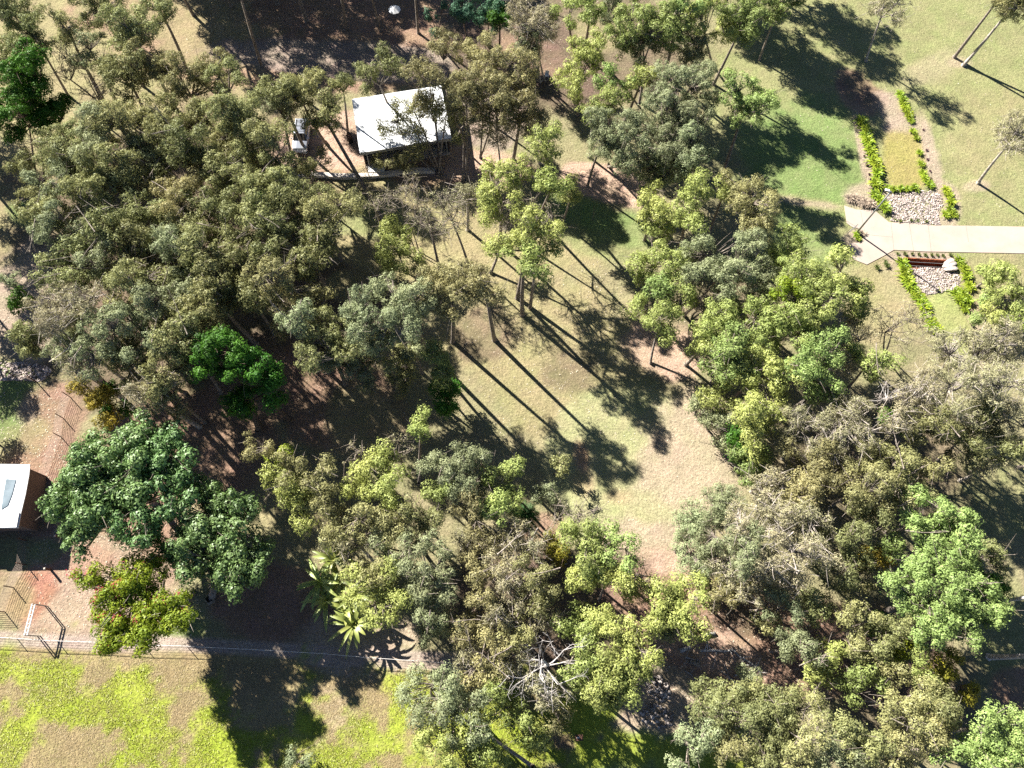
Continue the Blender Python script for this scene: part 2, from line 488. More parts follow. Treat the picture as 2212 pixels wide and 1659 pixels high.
    for _ in range(bare):
        s = PC[rng.integers(len(PC))] + np.array([0, 0, 0.35]); dv = unit(rng.normal(0, 1, 3) * np.array([1, 1, 0.35])) * random.uniform(1.2, 2.6)
        e = s + dv + np.array([0, 0, 0.4])
        segs.append((s - dv * 0.5, s + rng.normal(0, .15, 3), e, 0.06, 0.02))
        for _ in range(3):
            q = s + (e - s) * random.uniform(0.3, 0.9); e2 = q + dv * 0.35 + rng.normal(0, 0.45, 3)
            segs.append((q, (q + e2) / 2 + rng.normal(0, .08, 3), e2, 0.03, 0.012))
    segs = [(s0 - off, s1 - off, s2 - off, a, c_) for s0, s1, s2, a, c_ in segs]
    me = branch_mesh('trunk', segs, M[bark or K['bark']])
    link_mesh('trunk', me, root)
    return root

# ------------------------------------------------------------------ ground
def vnoise(x, y, seed=0):
    xi = np.floor(x).astype(int); yi = np.floor(y).astype(int)
    xf = x - xi; yf = y - yi
    def h(a, b):
        n = (a * 374761393 + b * 668265263 + seed * 974634777) & 0x7fffffff
        n = ((n ^ (n >> 13)) * 1274126177) & 0x7fffffff
        return ((n ^ (n >> 16)) & 0xffff) / 65535.0
    u = xf * xf * (3 - 2 * xf); v = yf * yf * (3 - 2 * yf)
    return (h(xi, yi) * (1 - u) + h(xi + 1, yi) * u) * (1 - v) + (h(xi, yi + 1) * (1 - u) + h(xi + 1, yi + 1) * u) * v

def fbm(x, y, seed=0, oct=4):
    s = 0; a = 0.5; t = 0
    for i in range(oct):
        s = s + a * vnoise(x * 2 ** i, y * 2 ** i, seed + i); t += a; a *= 0.5
    return s / t

GC = dict(
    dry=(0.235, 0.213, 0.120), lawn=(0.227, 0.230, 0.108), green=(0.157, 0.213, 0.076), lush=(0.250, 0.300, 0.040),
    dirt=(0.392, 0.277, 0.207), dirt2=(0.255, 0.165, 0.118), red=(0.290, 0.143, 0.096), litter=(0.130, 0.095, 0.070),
    straw=(0.265, 0.232, 0.125), grit=(0.337, 0.273, 0.224), pale=(0.392, 0.325, 0.272), pink=(0.361, 0.174, 0.136),
    pinkdirt=(0.345, 0.275, 0.200), mulch=(0.329, 0.262, 0.200), field=(0.267, 0.213, 0.112), road=(0.259, 0.206, 0.167), clear=(0.290, 0.285, 0.150),
    limestrip=(0.267, 0.285, 0.112), ochre=(0.282, 0.245, 0.087))
# overlays: kind, cx, cy, rx, ry, angle(deg), softness, noise amount, strength
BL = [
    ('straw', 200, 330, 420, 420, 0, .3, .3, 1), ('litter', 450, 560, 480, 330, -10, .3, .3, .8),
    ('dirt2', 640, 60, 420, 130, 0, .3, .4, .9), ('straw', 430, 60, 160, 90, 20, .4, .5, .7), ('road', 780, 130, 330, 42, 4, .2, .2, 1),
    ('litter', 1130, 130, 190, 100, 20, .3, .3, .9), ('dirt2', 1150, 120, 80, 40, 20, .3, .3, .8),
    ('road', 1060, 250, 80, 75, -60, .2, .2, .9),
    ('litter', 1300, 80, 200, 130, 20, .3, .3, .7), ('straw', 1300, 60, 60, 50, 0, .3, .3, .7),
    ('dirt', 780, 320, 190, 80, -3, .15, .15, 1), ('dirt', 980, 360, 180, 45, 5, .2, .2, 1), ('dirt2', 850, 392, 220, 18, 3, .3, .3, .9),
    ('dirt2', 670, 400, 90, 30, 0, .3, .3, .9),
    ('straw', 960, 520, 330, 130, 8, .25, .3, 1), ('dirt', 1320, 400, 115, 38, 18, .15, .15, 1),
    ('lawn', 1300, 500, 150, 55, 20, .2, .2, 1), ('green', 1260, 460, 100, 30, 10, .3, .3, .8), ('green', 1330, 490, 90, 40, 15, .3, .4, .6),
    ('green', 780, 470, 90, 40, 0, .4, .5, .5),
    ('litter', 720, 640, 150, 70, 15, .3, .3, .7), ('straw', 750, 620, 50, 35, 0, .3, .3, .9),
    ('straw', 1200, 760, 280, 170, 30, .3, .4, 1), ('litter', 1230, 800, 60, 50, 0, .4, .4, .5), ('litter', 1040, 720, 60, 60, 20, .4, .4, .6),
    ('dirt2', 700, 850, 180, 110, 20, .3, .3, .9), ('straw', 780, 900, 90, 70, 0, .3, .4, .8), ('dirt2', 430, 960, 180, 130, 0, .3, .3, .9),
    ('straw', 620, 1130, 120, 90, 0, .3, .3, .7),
    ('dirt', 1440, 760, 90, 60, 20, .3, .3, .9), ('clear', 1370, 1000, 190, 170, 0, .2, .2, 1), ('pinkdirt', 1480, 1020, 110, 170, 0, .5, .4, .85),
    ('clear', 1330, 1130, 130, 70, 0, .4, .4, .7), ('pinkdirt', 1380, 1190, 130, 70, 0, .4, .4, .9), ('dirt', 1420, 1240, 90, 60, 0, .4, .3, .8),
    ('clear', 1240, 1010, 60, 140, 0, .3, .3, .8),
    ('pink', 1256, 985, 15, 32, -12, .9, .4, .6), ('pink', 1262, 1040, 22, 26, -20, .9, .4, .28), ('pink', 1335, 1072, 26, 16, 0, .9, .4, .25),
    ('dirt2', 1170, 1140, 60, 30, 0, .3, .3, .8),
    # lawn upper right
    ('lawn', 1960, 250, 420, 420, 0, .2, .2, 1), ('green', 1740, 350, 140, 140, 20, .5, .5, .9), ('green', 1720, 520, 110, 60, 20, .5, .5, .6),
    ('lawn', 1750, 440, 90, 14, 10, .5, .3, .8), ('pinkdirt', 1730, 437, 80, 8, 8, .6, .4, .7), ('straw', 1950, 620, 130, 80, 30, .4, .4, .7), ('pinkdirt', 2010, 150, 70, 30, -30, .8, .5, .4),
    ('straw', 2130, 300, 100, 110, 20, .8, .6, .5), ('pinkdirt', 2110, 402, 30, 14, 0, .5, .4, .8), ('pinkdirt', 2072, 135, 28, 12, 0, .5, .4, .5),
    ('dirt2', 1860, 205, 70, 40, 40, .3, .4, .8), ('litter', 1850, 190, 50, 30, 40, .4, .4, .5),
    ('mulch', 1925, 245, 30, 55, -25, .5, .5, .9), ('ochre', 1955, 345, 48, 75, -8, .3, .2, .9), ('mulch', 1955, 265, 45, 22, 0, .5, .4, .8),
    ('mulch', 2010, 330, 17, 90, -14, .4, .3, .9), ('mulch', 1866, 330, 13, 90, -12, .4, .3, .95), ('mulch', 1880, 425, 55, 30, 0, .4, .3, .8),
    ('mulch', 2045, 445, 28, 50, -5, .4, .3, .8), ('mulch', 1860, 520, 40, 25, 0, .4, .3, .9), ('mulch', 1990, 556, 80, 14, 2, .3, .3, 1),
    ('mulch', 1950, 600, 50, 60, -25, .5, .4, .7), ('limestrip', 2050, 690, 42, 80, -22, .3, .3, .9), ('mulch', 2105, 680, 16, 40, -20, .4, .4, .7),
    ('straw', 1900, 660, 80, 90, 0, .5, .4, .8), ('straw', 2160, 620, 90, 90, 0, .4, .4, .7),
    # left yard
    ('green', 20, 870, 70, 90, 0, .4, .4, .9), ('dirt2', 110, 930, 70, 110, 0, .4, .4, .9), ('straw', 60, 960, 60, 60, 0, .4, .5, .6), ('mulch', 55, 890, 22, 32, 10, .6, .5, .7),
    ('mulch', 60, 660, 90, 130, 10, .3, .3, .9), ('green', 60, 460, 50, 30, 0, .5, .4, .8),
    ('dirt2', 170, 1170, 230, 220, 0, .25, .25, 1), ('pinkdirt', 190, 1270, 180, 110, 0, .5, .4, .7), ('red', 70, 1285, 45, 60, 45, .6, .5, .9), ('red', 180, 1210, 70, 30, 0, .6, .5, .4),
    ('green', 20, 1190, 60, 40, 0, .5, .4, .6), ('green', 105, 1190, 35, 25, 0, .5, .4, .6), ('straw', 20, 1290, 50, 50, 0, .4, .4, .6), ('lawn', 400, 1350, 60, 50, 0, .3, .3, 1), ('green', 400, 1350, 50, 40, 0, .4, .4, .6),
    ('dirt2', 600, 1300, 150, 90, 0, .3, .3, 1), ('lawn', 890, 1310, 60, 70, 0, .4, .3, .8), ('pinkdirt', 780, 1370, 140, 50, 0, .4, .3, .9),
    # bottom
    ('field', 300, 1700, 900, 312, 2, .04, .05, 1), ('field', 820, 1600, 400, 170, -10, .15, .15, 1),
    ('grit', 350, 1392, 700, 17, 2.2, .25, .12, 1), ('grit', 780, 1430, 110, 40, 5, .35, .35, .95), ('grit', 950, 1440, 120, 26, 4, .3, .3, .9),
    ('pale', 682, 1618, 27, 26, 0, .2, .12, 1), ('pinkdirt', 700, 1540, 90, 60, 0, .6, .5, .5),
    ('litter', 1200, 1330, 260, 160, 0, .3, .3, .9), ('dirt2', 1560, 1370, 260, 120, 15, .3, .3, 1), ('dirt', 1520, 1400, 130, 45, 20, .4, .4, .8), ('litter', 1600, 1320, 60, 50, 0, .4, .4, .6),
    ('pinkdirt', 1430, 1520, 110, 90, 10, .3, .3, 1), ('dirt2', 1240, 1600, 60, 60, 0, .3, .3, .9), ('green', 1400, 1640, 170, 60, 0, .4, .4, .9), ('green', 1250, 1520, 70, 60, 0, .3, .4, .9),
    ('dirt2', 1850, 1420, 180, 110, 10, .3, .3, 1), ('litter', 1960, 1500, 160, 110, 0, .4, .4, .7), ('lawn', 2160, 1360, 60, 110, 0, .3, .3, .9), ('lawn', 2150, 1050, 110, 120, 20, .3, .3, .7),
    ('litter', 1900, 1000, 220, 150, 0, .4, .4, .6), ('dirt2', 2190, 1500, 60, 60, 0, .3, .3, .8), ('litter', 1560, 650, 160, 90, 10, .4, .3, .5),
]
# extra lush patches on the field
BLUSH = [(60, 1460, 90, 40, 10), (30, 1600, 90, 90, 0), (330, 1560, 190, 70, 20), (260, 1480, 60, 26, -20), (400, 1620, 180, 60, 10), (560, 1590, 90, 40, -10),
         (800, 1600, 120, 90, 0), (1000, 1600, 170, 90, 0), (900, 1480, 120, 40, 15), (450, 1650, 150, 40, 0), (60, 1530, 60, 30, 40), (390, 1480, 40, 20, 0), (1120, 1580, 60, 60, 0), (720, 1650, 60, 40, 0), (1420, 1640, 180, 40, 0), (1260, 1510, 60, 50, 0)]

# culvert hole, in place coordinates
CV = dict(a=g(1957, 566), b=g(2047, 566))
cv_x0, cv_x1 = float(g(1955, 566)[0]), float(g(2046, 566)[0])
cv_y1 = float(g(2000, 561)[1]); cv_y0 = float(g(2000, 580)[1])

def ground_colour(X, Y):
    P = np.stack([X, Y, np.zeros_like(X)], -1)
    px, py = proj(P)
    n1 = fbm(X * 0.35, Y * 0.35, 3) - 0.5; n2 = fbm(X * 1.1 + 40, Y * 1.1, 9) - 0.5
    col = np.tile(np.array(GC['dry']), (len(X), 1))
    far = fbm(X * 0.05, Y * 0.05, 21)[:, None]
    col = col * (0.85 + 0.3 * far)
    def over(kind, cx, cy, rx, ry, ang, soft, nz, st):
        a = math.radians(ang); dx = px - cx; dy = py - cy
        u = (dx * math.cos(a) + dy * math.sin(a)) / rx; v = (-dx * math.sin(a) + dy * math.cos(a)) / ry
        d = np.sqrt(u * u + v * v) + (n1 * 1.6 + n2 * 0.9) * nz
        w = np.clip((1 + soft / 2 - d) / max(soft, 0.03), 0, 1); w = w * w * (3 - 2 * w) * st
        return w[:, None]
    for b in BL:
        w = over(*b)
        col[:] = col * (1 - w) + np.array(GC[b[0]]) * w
    for b in BLUSH:
        w = over('lush', *b, 1.1, 2.0, .9)
        col[:] = col * (1 - w) + np.array(GC['lush']) * w
    # patchiness
    pt = (fbm(X * 0.5, Y * 0.5, 31) - 0.5)[:, None]; pg = (fbm(X * 0.9 + 9, Y * 0.9, 41) - 0.5)[:, None]
    col = col * (1 + 0.35 * pt) + pg * np.array([0.05, 0.0, 0.03])
    return np.clip(col, 0.02, 0.8)

def ground_z(X, Y):
    return 0.0 * X

def lines(lo, hi, step, extra):
    v = list(np.arange(lo, hi + 0.01, step))
    v = [q for q in v if all(abs(q - e) > step * 0.45 for e in extra)] + list(extra)
    far = [1.3 ** i * 6 for i in range(1, 17)]
    v += [lo - q for q in far if q < 900] + [hi + q for q in far if q < 900]
    return np.array(sorted(v))

gx = lines(-82, 82, 0.42, [cv_x0, cv_x1]); gy = lines(-24, 100, 0.42, [cv_y0, cv_y1])
XX, YY = np.meshgrid(gx, gy)
nX, nY = len(gx), len(gy)
Vg = np.stack([XX.ravel(), YY.ravel(), ground_z(XX.ravel(), YY.ravel())], 1)
ii, jj = np.meshgrid(np.arange(nX - 1), np.arange(nY - 1))
cxm = (gx[ii] + gx[ii + 1]) / 2; cym = (gy[jj] + gy[jj + 1]) / 2
keep = ~((cxm > cv_x0) & (cxm < cv_x1) & (cym > cv_y0) & (cym < cv_y1))
ii, jj = ii[keep], jj[keep]
Fg = np.stack([jj * nX + ii, jj * nX + ii + 1, (jj + 1) * nX + ii + 1, (jj + 1) * nX + ii], 1)

m, nt, out = new_mat('ground_soil_and_grass')
N, L = nt.nodes, nt.links
p = N.new('ShaderNodeBsdfPrincipled'); p.inputs['Roughness'].default_value = 0.95; p.inputs['Specular IOR Level'].default_value = 0.1
at = N.new('ShaderNodeAttribute'); at.attribute_name = 'soil'
tc = N.new('ShaderNodeTexCoord')
nz = N.new('ShaderNodeTexNoise'); nz.inputs['Scale'].default_value = 4.2; nz.inputs['Detail'].default_value = 6; nz.inputs['Roughness'].default_value = 0.75
nz2 = N.new('ShaderNodeTexNoise'); nz2.inputs['Scale'].default_value = 1.3; nz2.inputs['Detail'].default_value = 5; nz2.inputs['Roughness'].default_value = 0.7
L.new(tc.outputs['Object'], nz.inputs['Vector']); L.new(tc.outputs['Object'], nz2.inputs['Vector'])
mr = N.new('ShaderNodeMapRange'); mr.inputs[1].default_value = 0.3; mr.inputs[2].default_value = 0.7; mr.inputs[3].default_value = 0.60; mr.inputs[4].default_value = 1.40
L.new(nz.outputs[0], mr.inputs[0])
mr2 = N.new('ShaderNodeMapRange'); mr2.inputs[1].default_value = 0.3; mr2.inputs[2].default_value = 0.7; mr2.inputs[3].default_value = 0.88; mr2.inputs[4].default_value = 1.12
L.new(nz2.outputs[0], mr2.inputs[0])
mm = N.new('ShaderNodeMath'); mm.operation = 'MULTIPLY'; L.new(mr.outputs[0], mm.inputs[0]); L.new(mr2.outputs[0], mm.inputs[1])
vm = N.new('ShaderNodeVectorMath'); vm.operation = 'SCALE'
L.new(at.outputs['Color'], vm.inputs[0]); L.new(mm.outputs[0], vm.inputs['Scale'])
L.new(vm.outputs[0], p.inputs['Base Color'])
bp = N.new('ShaderNodeBump'); bp.inputs['Strength'].default_value = 0.55; bp.inputs['Distance'].default_value = 0.12
L.new(mm.outputs[0], bp.inputs['Height'])
bp2 = N.new('ShaderNodeBump'); bp2.inputs['Strength'].default_value = 0.6; bp2.inputs['Distance'].default_value = 0.22
L.new(nz2.outputs[0], bp2.inputs['Height']); L.new(bp2.outputs[0], bp.inputs['Normal']); L.new(bp.outputs[0], p.inputs['Normal'])
L.new(p.outputs[0], out.inputs[0])
M['ground'] = m
me = np_mesh('ground', Vg, Fg, m)
ca = me.attributes.new('soil', 'FLOAT_COLOR', 'POINT')
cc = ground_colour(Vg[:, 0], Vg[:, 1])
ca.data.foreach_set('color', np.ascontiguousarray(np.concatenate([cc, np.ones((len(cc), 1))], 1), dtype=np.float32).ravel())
tag(link_mesh('ground', me), kind='structure')

# ------------------------------------------------------------------ concrete path
def pxy(lst, z=0.0): return [tuple(g(a, b, z)[:2]) for a, b in lst]
SK = 0.9255
def zp(crop, x, y):       # close-up coordinates -> photo pixels
    ox, oy = crop
    return ((ox + x / 6.9125) * SK, (oy + y / 6.9125) * SK)
c3 = (1940, 420)
path_px = [zp(c3, *q) for q in [(210, 415), (400, 480), (700, 495), (930, 685), (1250, 700), (1650, 738), (2212, 742)]]
path_px += [(2330, 492), (2330, 550)] + [zp(c3, *q) for q in [(2212, 1172), (1500, 1158), (1010, 1132), (860, 1220), (575, 1368), (370, 1290), (310, 1180), (285, 1030), (470, 1010), (540, 900), (440, 790), (330, 760), (250, 700), (232, 580)]]
mb = MB(); mb.prism(pxy(path_px), -0.05, 0.06)
path = tag(mb.build('path', M['concrete']), kind='structure')
mb = MB()
for a, b in [((962, 690), (1008, 1133)), ((1255, 705), (1325, 1150)), ((1560, 735), (1610, 1160)), ((2170, 745), (2212, 1000)), ((545, 885), (985, 925)), ((470, 500), (545, 885))]:
    A = g(*zp(c3, *a)); B = g(*zp(c3, *b)); d = unit(B - A); nrm = np.array([-d[1], d[0], 0]) * 0.018
    mb.prism([tuple((A + nrm)[:2]), tuple((A - nrm)[:2]), tuple((B - nrm)[:2]), tuple((B + nrm)[:2])], 0.03, 0.064)
tag(mb.build('path_joints', M['joint']), kind='structure')

# lamp post by the path
def lamp_post(px, H, label, matn, arm=(0.5, 0.3), pr=0.095):
    b = g(*px); root = empty('lamp_post', b)
    tag(root, label, 'lamp post')
    mb = MB(); mb.tube([b, b + [0, 0, .25]], [0.16, 0.16], 10); mb.build('base_collar', M[matn], root)
    mb = MB(); mb.tube([b + [0, 0, .2], b + [0, 0, H * .5], b + [0, 0, H]], [pr * 1.15, pr, pr * .8], 10); mb.build('pole', M[matn], root, smooth=True)
    t = b + np.array([0, 0, H])
    mb = MB(); mb.tube([t + [0, 0, -.1], t + [arm[0] * .4, arm[1] * .4, .05], t + [arm[0], arm[1], .05]], 0.035, 6); mb.build('bracket', M[matn], root)
    mb = MB(); mb.box(t + [arm[0] * 1.1, arm[1] * 1.1, .06], (0.55, 0.3, 0.1), math.atan2(arm[1], arm[0]), 0.8); h = mb.build('lamp_head', M['white_paint'], root, bevel=0.02)
    return root
lamp_post(zp(c3, 405, 860), 8.1, 'tall grey lamp post standing at the corner of the concrete path', 'galv', (-0.35, 0.1))
lamp_post((2156, 1299), 8.0, 'pale lamp post rising at the right edge beside the broad green tree', 'pole_white', pr=.16)

# small steel barrier frame beside the lamp
ba = g(*zp(c3, 250, 890)); bb = g(*zp(c3, 370, 790))
root = empty('barrier_rail', ba); tag(root, 'low steel rail frame at the path corner beside the lamp post', 'rail')
mb = MB()
for q in (ba, bb):
    mb = MB(); mb.tube([q - [0, 0, .1], q + [0, 0, 1.0]], 0.03, 6); mb.build('upright', M['galv'], root)
mb = MB(); mb.tube([ba + [0, 0, 1.0], bb + [0, 0, 1.0]], 0.035, 6); mb.tube([ba + [0, 0, .5], bb + [0, 0, .5]], 0.02, 6); mb.build('rail', M['galv'], root)

# ------------------------------------------------------------------ culvert
root = empty('culvert', ((cv_x0 + cv_x1) / 2, (cv_y0 + cv_y1) / 2, 0)); tag(root, 'sunken rust brown culvert trench below the concrete path', 'culvert')
W_, D_ = cv_x1 - cv_x0, cv_y1 - cv_y0; cxx, cyy = (cv_x0 + cv_x1) / 2, (cv_y0 + cv_y1) / 2
mb = MB()
mb.box((cxx, cv_y1 + .06, -.55), (W_ + .24, .12, 1.24)); mb.box((cxx, cv_y0 - .06, -.56), (W_ + .24, .12, 1.2))
mb.box((cv_x0 - .06, cyy, -.555), (.12, D_ - .004, 1.21)); mb.box((cv_x1 + .06, cyy, -.555), (.12, D_ - .004, 1.21))
mb.build('side_wall', M['rust'], root)
mb = MB(); mb.box((cxx, cyy, -1.1), (W_ - .01, D_ - .01, .1)); mb.build('floor', M['rust'], root)
mb = MB(); mb.tube([(cv_x0 + .02, cyy + D_ * .22, -.12), (cv_x1 - .02, cyy + D_ * .22, -.12)], .035, 6); mb.tube([(cv_x0 + .02, cyy - D_ * .22, -.12), (cv_x1 - .02, cyy - D_ * .22, -.12)], .035, 6)
mb.build('rail', M['galv'], root)

def stone_verts(c, r, squash=0.6):
    # low icosphere-ish stone: 12 verts
    ph = (1 + 5 ** .5) / 2
    I = unit(np.array([(-1, ph, 0), (1, ph, 0), (-1, -ph, 0), (1, -ph, 0), (0, -1, ph), (0, 1, ph), (0, -1, -ph), (0, 1, -ph), (ph, 0, -1), (ph, 0, 1), (-ph, 0, -1), (-ph, 0, 1)], float))
    F = np.array([(0, 11, 5), (0, 5, 1), (0, 1, 7), (0, 7, 10), (0, 10, 11), (1, 5, 9), (5, 11, 4), (11, 10, 2), (10, 7, 6), (7, 1, 8), (3, 9, 4), (3, 4, 2), (3, 2, 6), (3, 6, 8), (3, 8, 9), (4, 9, 5), (2, 4, 11), (6, 2, 10), (8, 6, 7), (9, 8, 1)])
    return I, F

def in_poly(px, py, poly):
    ins = np.zeros(len(px), bool); n = len(poly)
    for i in range(n):
        x1, y1 = poly[i]; x2, y2 = poly[(i + 1) % n]
        c = ((y1 > py) != (y2 > py)) & (px < (x2 - x1) * (py - y1) / (y2 - y1 + 1e-12) + x1)
        ins ^= c
    return ins

def stone_bed(name, poly_px, dens, r, mat, label, pile=0.0):
    W = np.array([g(*q)[:2] for q in poly_px]); lo, hi = W.min(0), W.max(0)
    n = int(dens * np.prod(hi - lo)); P = rng.uniform(lo, hi, (n, 2))
    # hexagonal jitter for even cover
    P = P[in_poly(P[:, 0], P[:, 1], [tuple(q) for q in W])]
    n = len(P); ctr = P.mean(0); d = np.linalg.norm(P - ctr, axis=1) / (np.linalg.norm(P - ctr, axis=1).max() + 1e-6)
    I, F = stone_verts(0, 0)
    rr = r * rng.uniform(0.5, 1.35, n)
    zz = rr * 0.25 + pile * np.clip(1 - d * 1.2, 0, 1) * rng.random(n)
    S = rng.uniform(0.7, 1.2, (n, 1, 3)) * np.array([1, 1, 0.65])
    A = rng.uniform(0, 6.28, n)
    Q = I[None] * S * (1 + 0.18 * rng.normal(0, 1, (n, 12, 1)))
    X = Q[..., 0] * np.cos(A)[:, None] - Q[..., 1] * np.sin(A)[:, None]; Y = Q[..., 0] * np.sin(A)[:, None] + Q[..., 1] * np.cos(A)[:, None]
    V = np.stack([X, Y, Q[..., 2]], -1) * rr[:, None, None] + np.stack([P[:, 0], P[:, 1], zz], 1)[:, None]
    Fa = (F[None] + (np.arange(n) * 12)[:, None, None]).reshape(-1, 3)
    o = link_mesh(name, np_mesh(name, V.reshape(-1, 3), Fa, mat))
    tag(o, label, 'stones', kind='stuff')
    return o
bed1 = [zp(c3, *q) for q in [(870, 300), (1000, 230), (1250, 190), (1500, 175), (1650, 180), (1760, 250), (1800, 420), (1720, 560), (1760, 720), (1500, 735), (1100, 690), (950, 660), (1000, 560), (880, 430)]]
stone_bed('river_stones', bed1, 75, 0.10, M['stone'], 'bed of pale pinkish river stones above the concrete path')
c4 = (2060, 560)
bed2 = [zp(c4, *q) for q in [(430, 480), (520, 440), (700, 450), (990, 468), (1060, 500), (1200, 520), (1270, 650), (1200, 800), (1050, 830), (850, 870), (690, 880), (600, 780), (480, 640), (420, 560)]]
stone_bed('river_stones', bed2, 75, 0.10, M['stone'], 'fan of pale river stones below the sunken culvert')
bed3 = [(-20, 784), (20, 782), (60, 783), (100, 790), (112, 800), (104, 814), (90, 824), (50, 822), (-20, 822)]
stone_bed('white_rocks', bed3, 60, 0.12, M['stone'], 'strip of chunky cream rocks at the left edge above the lawn')
stone_bed('grey_rocks', [(1395, 1465), (1425, 1458), (1445, 1480), (1450, 1510), (1425, 1515), (1400, 1500)], 34, 0.14, M['stone_grey'], 'heap of grey rubble on bare dirt right of the dead tree', 0.8)
stone_bed('grey_rocks', [(1380, 1525), (1420, 1520), (1455, 1540), (1450, 1570), (1400, 1572), (1380, 1555)], 18, 0.14, M['stone_grey'], 'scattered rubble on bare dirt just below the rubble heap', 0.3)

def boulder(px, r, label, sq=0.7, rz=0.4):
    c = g(*px); I, F = stone_verts(0, 0)
    import bmesh
    bm = bmesh.new(); bmesh.ops.create_icosphere(bm, subdivisions=3, radius=1.0)
    for v in bm.verts:
        co = np.array(v.co); n = 1 + 0.16 * math.sin(co[0] * 3.1 + r * 9) + 0.12 * math.sin(co[1] * 4.3 + co[2] * 3 + r * 5) + 0.05 * math.sin(co[2] * 9 + co[0] * 7)
        v.co = (co[0] * n * r * 1.2, co[1] * n * r * 0.85, co[2] * n * r * sq)
    me = bpy.data.meshes.new('boulder'); bm.to_mesh(me); bm.free(); me.materials.append(M['boulder'])
    o = link_mesh('boulder', me, loc=(c[0], c[1], r * sq * 0.55)); o.rotation_euler = (0, 0, rz)
    tag(o, label, 'boulder', 'boulders by the culvert')
boulder(zp(c4, 1055, 405), 0.62, 'upper pale boulder at the right end of the culvert')
boulder(zp(c4, 1085, 470), 0.58, 'lower pale boulder at the right end of the culvert', 0.6, 0.2)

# ------------------------------------------------------------------ strap leaf plants along the swale
def tuft_mesh(n, L, wd, matk, seed, up=0.9):
    r_ = np.random.default_rng(seed)
    a = r_.uniform(0, 6.28, n); ln = L * r_.uniform(0.6, 1.1, n); out_ = r_.uniform(0.25, 1.0, n)
    steps = 4; V = []; F = []; T = []
    for i in range(n):
        dx, dy = math.cos(a[i]), math.sin(a[i]); base = len(V)
        bx, by = r_.normal(0, 0.1, 2) * L
        for s in range(steps + 1):
            t = s / steps
            rad = ln[i] * out_[i] * t * 0.9; zz = ln[i] * up * (t * (1.25 - 0.85 * t * (0.5 + out_[i] * 0.75))) + 0.02
            w = wd * (1 - t ** 2.2) * 0.5 + 0.004
            V.append((bx + dx * rad - dy * w, by + dy * rad + dx * w, zz)); V.append((bx + dx * rad + dy * w, by + dy * rad - dx * w, zz))
        for s in range(steps):
            k = base + 2 * s; F.append((k, k + 1, k + 3, k + 2)); T.append(r_.random())
    return np_mesh('leaves', np.array(V), np.array(F), LM[matk], np.array(T))
STR = [tuft_mesh(90, 0.85, 0.10, 'strap', s) for s in range(5)]
SED = [tuft_mesh(45, 0.45, 0.05, 'grasstuft', 50 + s) for s in range(3)]
ORD = ['first', 'second', 'third', 'fourth', 'fifth', 'sixth', 'seventh', 'eighth', 'ninth', 'tenth', 'eleventh', 'twelfth', 'thirteenth', 'fourteenth', 'fifteenth', 'sixteenth', 'seventeenth', 'eighteenth', 'nineteenth', 'twentieth',
       'twenty-first', 'twenty-second', 'twenty-third', 'twenty-fourth', 'twenty-fifth']
def row(pts, label, meshes, cat, grp, sc=(0.85, 1.3), name='strap_leaf_plant'):
    for i, (x, y) in enumerate(pts):
        c = g(x, y); o = link_mesh(name, meshes[i % len(meshes)], loc=c)
        s = random.uniform(*sc) * 1.2; o.scale = (s, s, s * random.uniform(.8, 1.1)); o.rotation_euler = (0, 0, random.uniform(0, 6.28))
        tag(o, label.format(ORD[i]), cat, grp)
def along(pts, step, jit=2.0):
    out_ = []; d = 0
    for (a, b) in zip(pts[:-1], pts[1:]):
        L_ = math.hypot(b[0] - a[0], b[1] - a[1])
        while d < L_:
            t = d / L_; out_.append((a[0] + (b[0] - a[0]) * t + random.uniform(-jit, jit), a[1] + (b[1] - a[1]) * t + random.uniform(-jit, jit))); d += step
        d -= L_
    return out_
GS = 'lime strap leaf plants edging the swale'
row(along([(1859, 268), (1873, 300), (1880, 335), (1887, 360), (1895, 385), (1890, 410)], 10, 4), 'lime strap leaf clump, {} from the top along the upper bed left edge', STR, 'plant', GS, (1.1, 1.5))
row(along([(1888, 425), (1905, 447), (1917, 463)], 13, 3), 'lime strap leaf clump, {} of those between path and stone bed', STR, 'plant', GS, (1.0, 1.3))
row(along([(1943, 207), (1951, 230), (1962, 255), (1968, 268)], 11, 3), 'lime strap leaf clump, {} from the top along the upper bed right edge', STR, 'plant', GS, (0.8, 1.2))
row([(1966, 262), (1970, 285), (1978, 300), (1985, 332), (1988, 356), (1992, 375), (1996, 388)], 'loose lime clump, {} going down the lower half of upper bed right edge', STR, 'plant', GS, (0.8, 1.0))
row([(1915, 408), (1928, 411), (1944, 409), (1958, 410), (1974, 408), (2006, 401)], 'lime strap leaf clump, {} from left across the head of the stone bed', STR, 'plant', GS, (0.8, 1.1))
row([(2041, 413), (2047, 425), (2052, 440), (2050, 456), (2041, 466), (2058, 464)], 'lime strap leaf clump, {} from the top right of the stone bed', STR, 'plant', GS, (0.9, 1.15))
row(along([(1947, 566), (1948, 590), (1965, 622), (1985, 648), (1996, 675), (2010, 703), (2018, 716)], 10.5, 3), 'lime strap leaf clump, {} from the culvert down the lower swale left edge', STR, 'plant', GS, (1.0, 1.35))
row([(2068, 567), (2082, 585), (2085, 600), (2092, 622), (2062, 635), (2078, 637), (2070, 652), (2088, 652), (2082, 668)], 'lime strap leaf clump, {} from the culvert down the lower swale right edge', STR, 'plant', GS, (0.95, 1.3))
row([zp(c3, *q) for q in [(1065, 1195), (1185, 1205), (1300, 1200), (1405, 1205), (1510, 1215), (1615, 1220), (1705, 1215), (1800, 1225), (1920, 1215)]], 'small sedge tuft, {} from left in the row between path and culvert', SED, 'plant', 'sedge tufts in the row above the culvert', (0.8, 1.1), 'sedge_tuft')
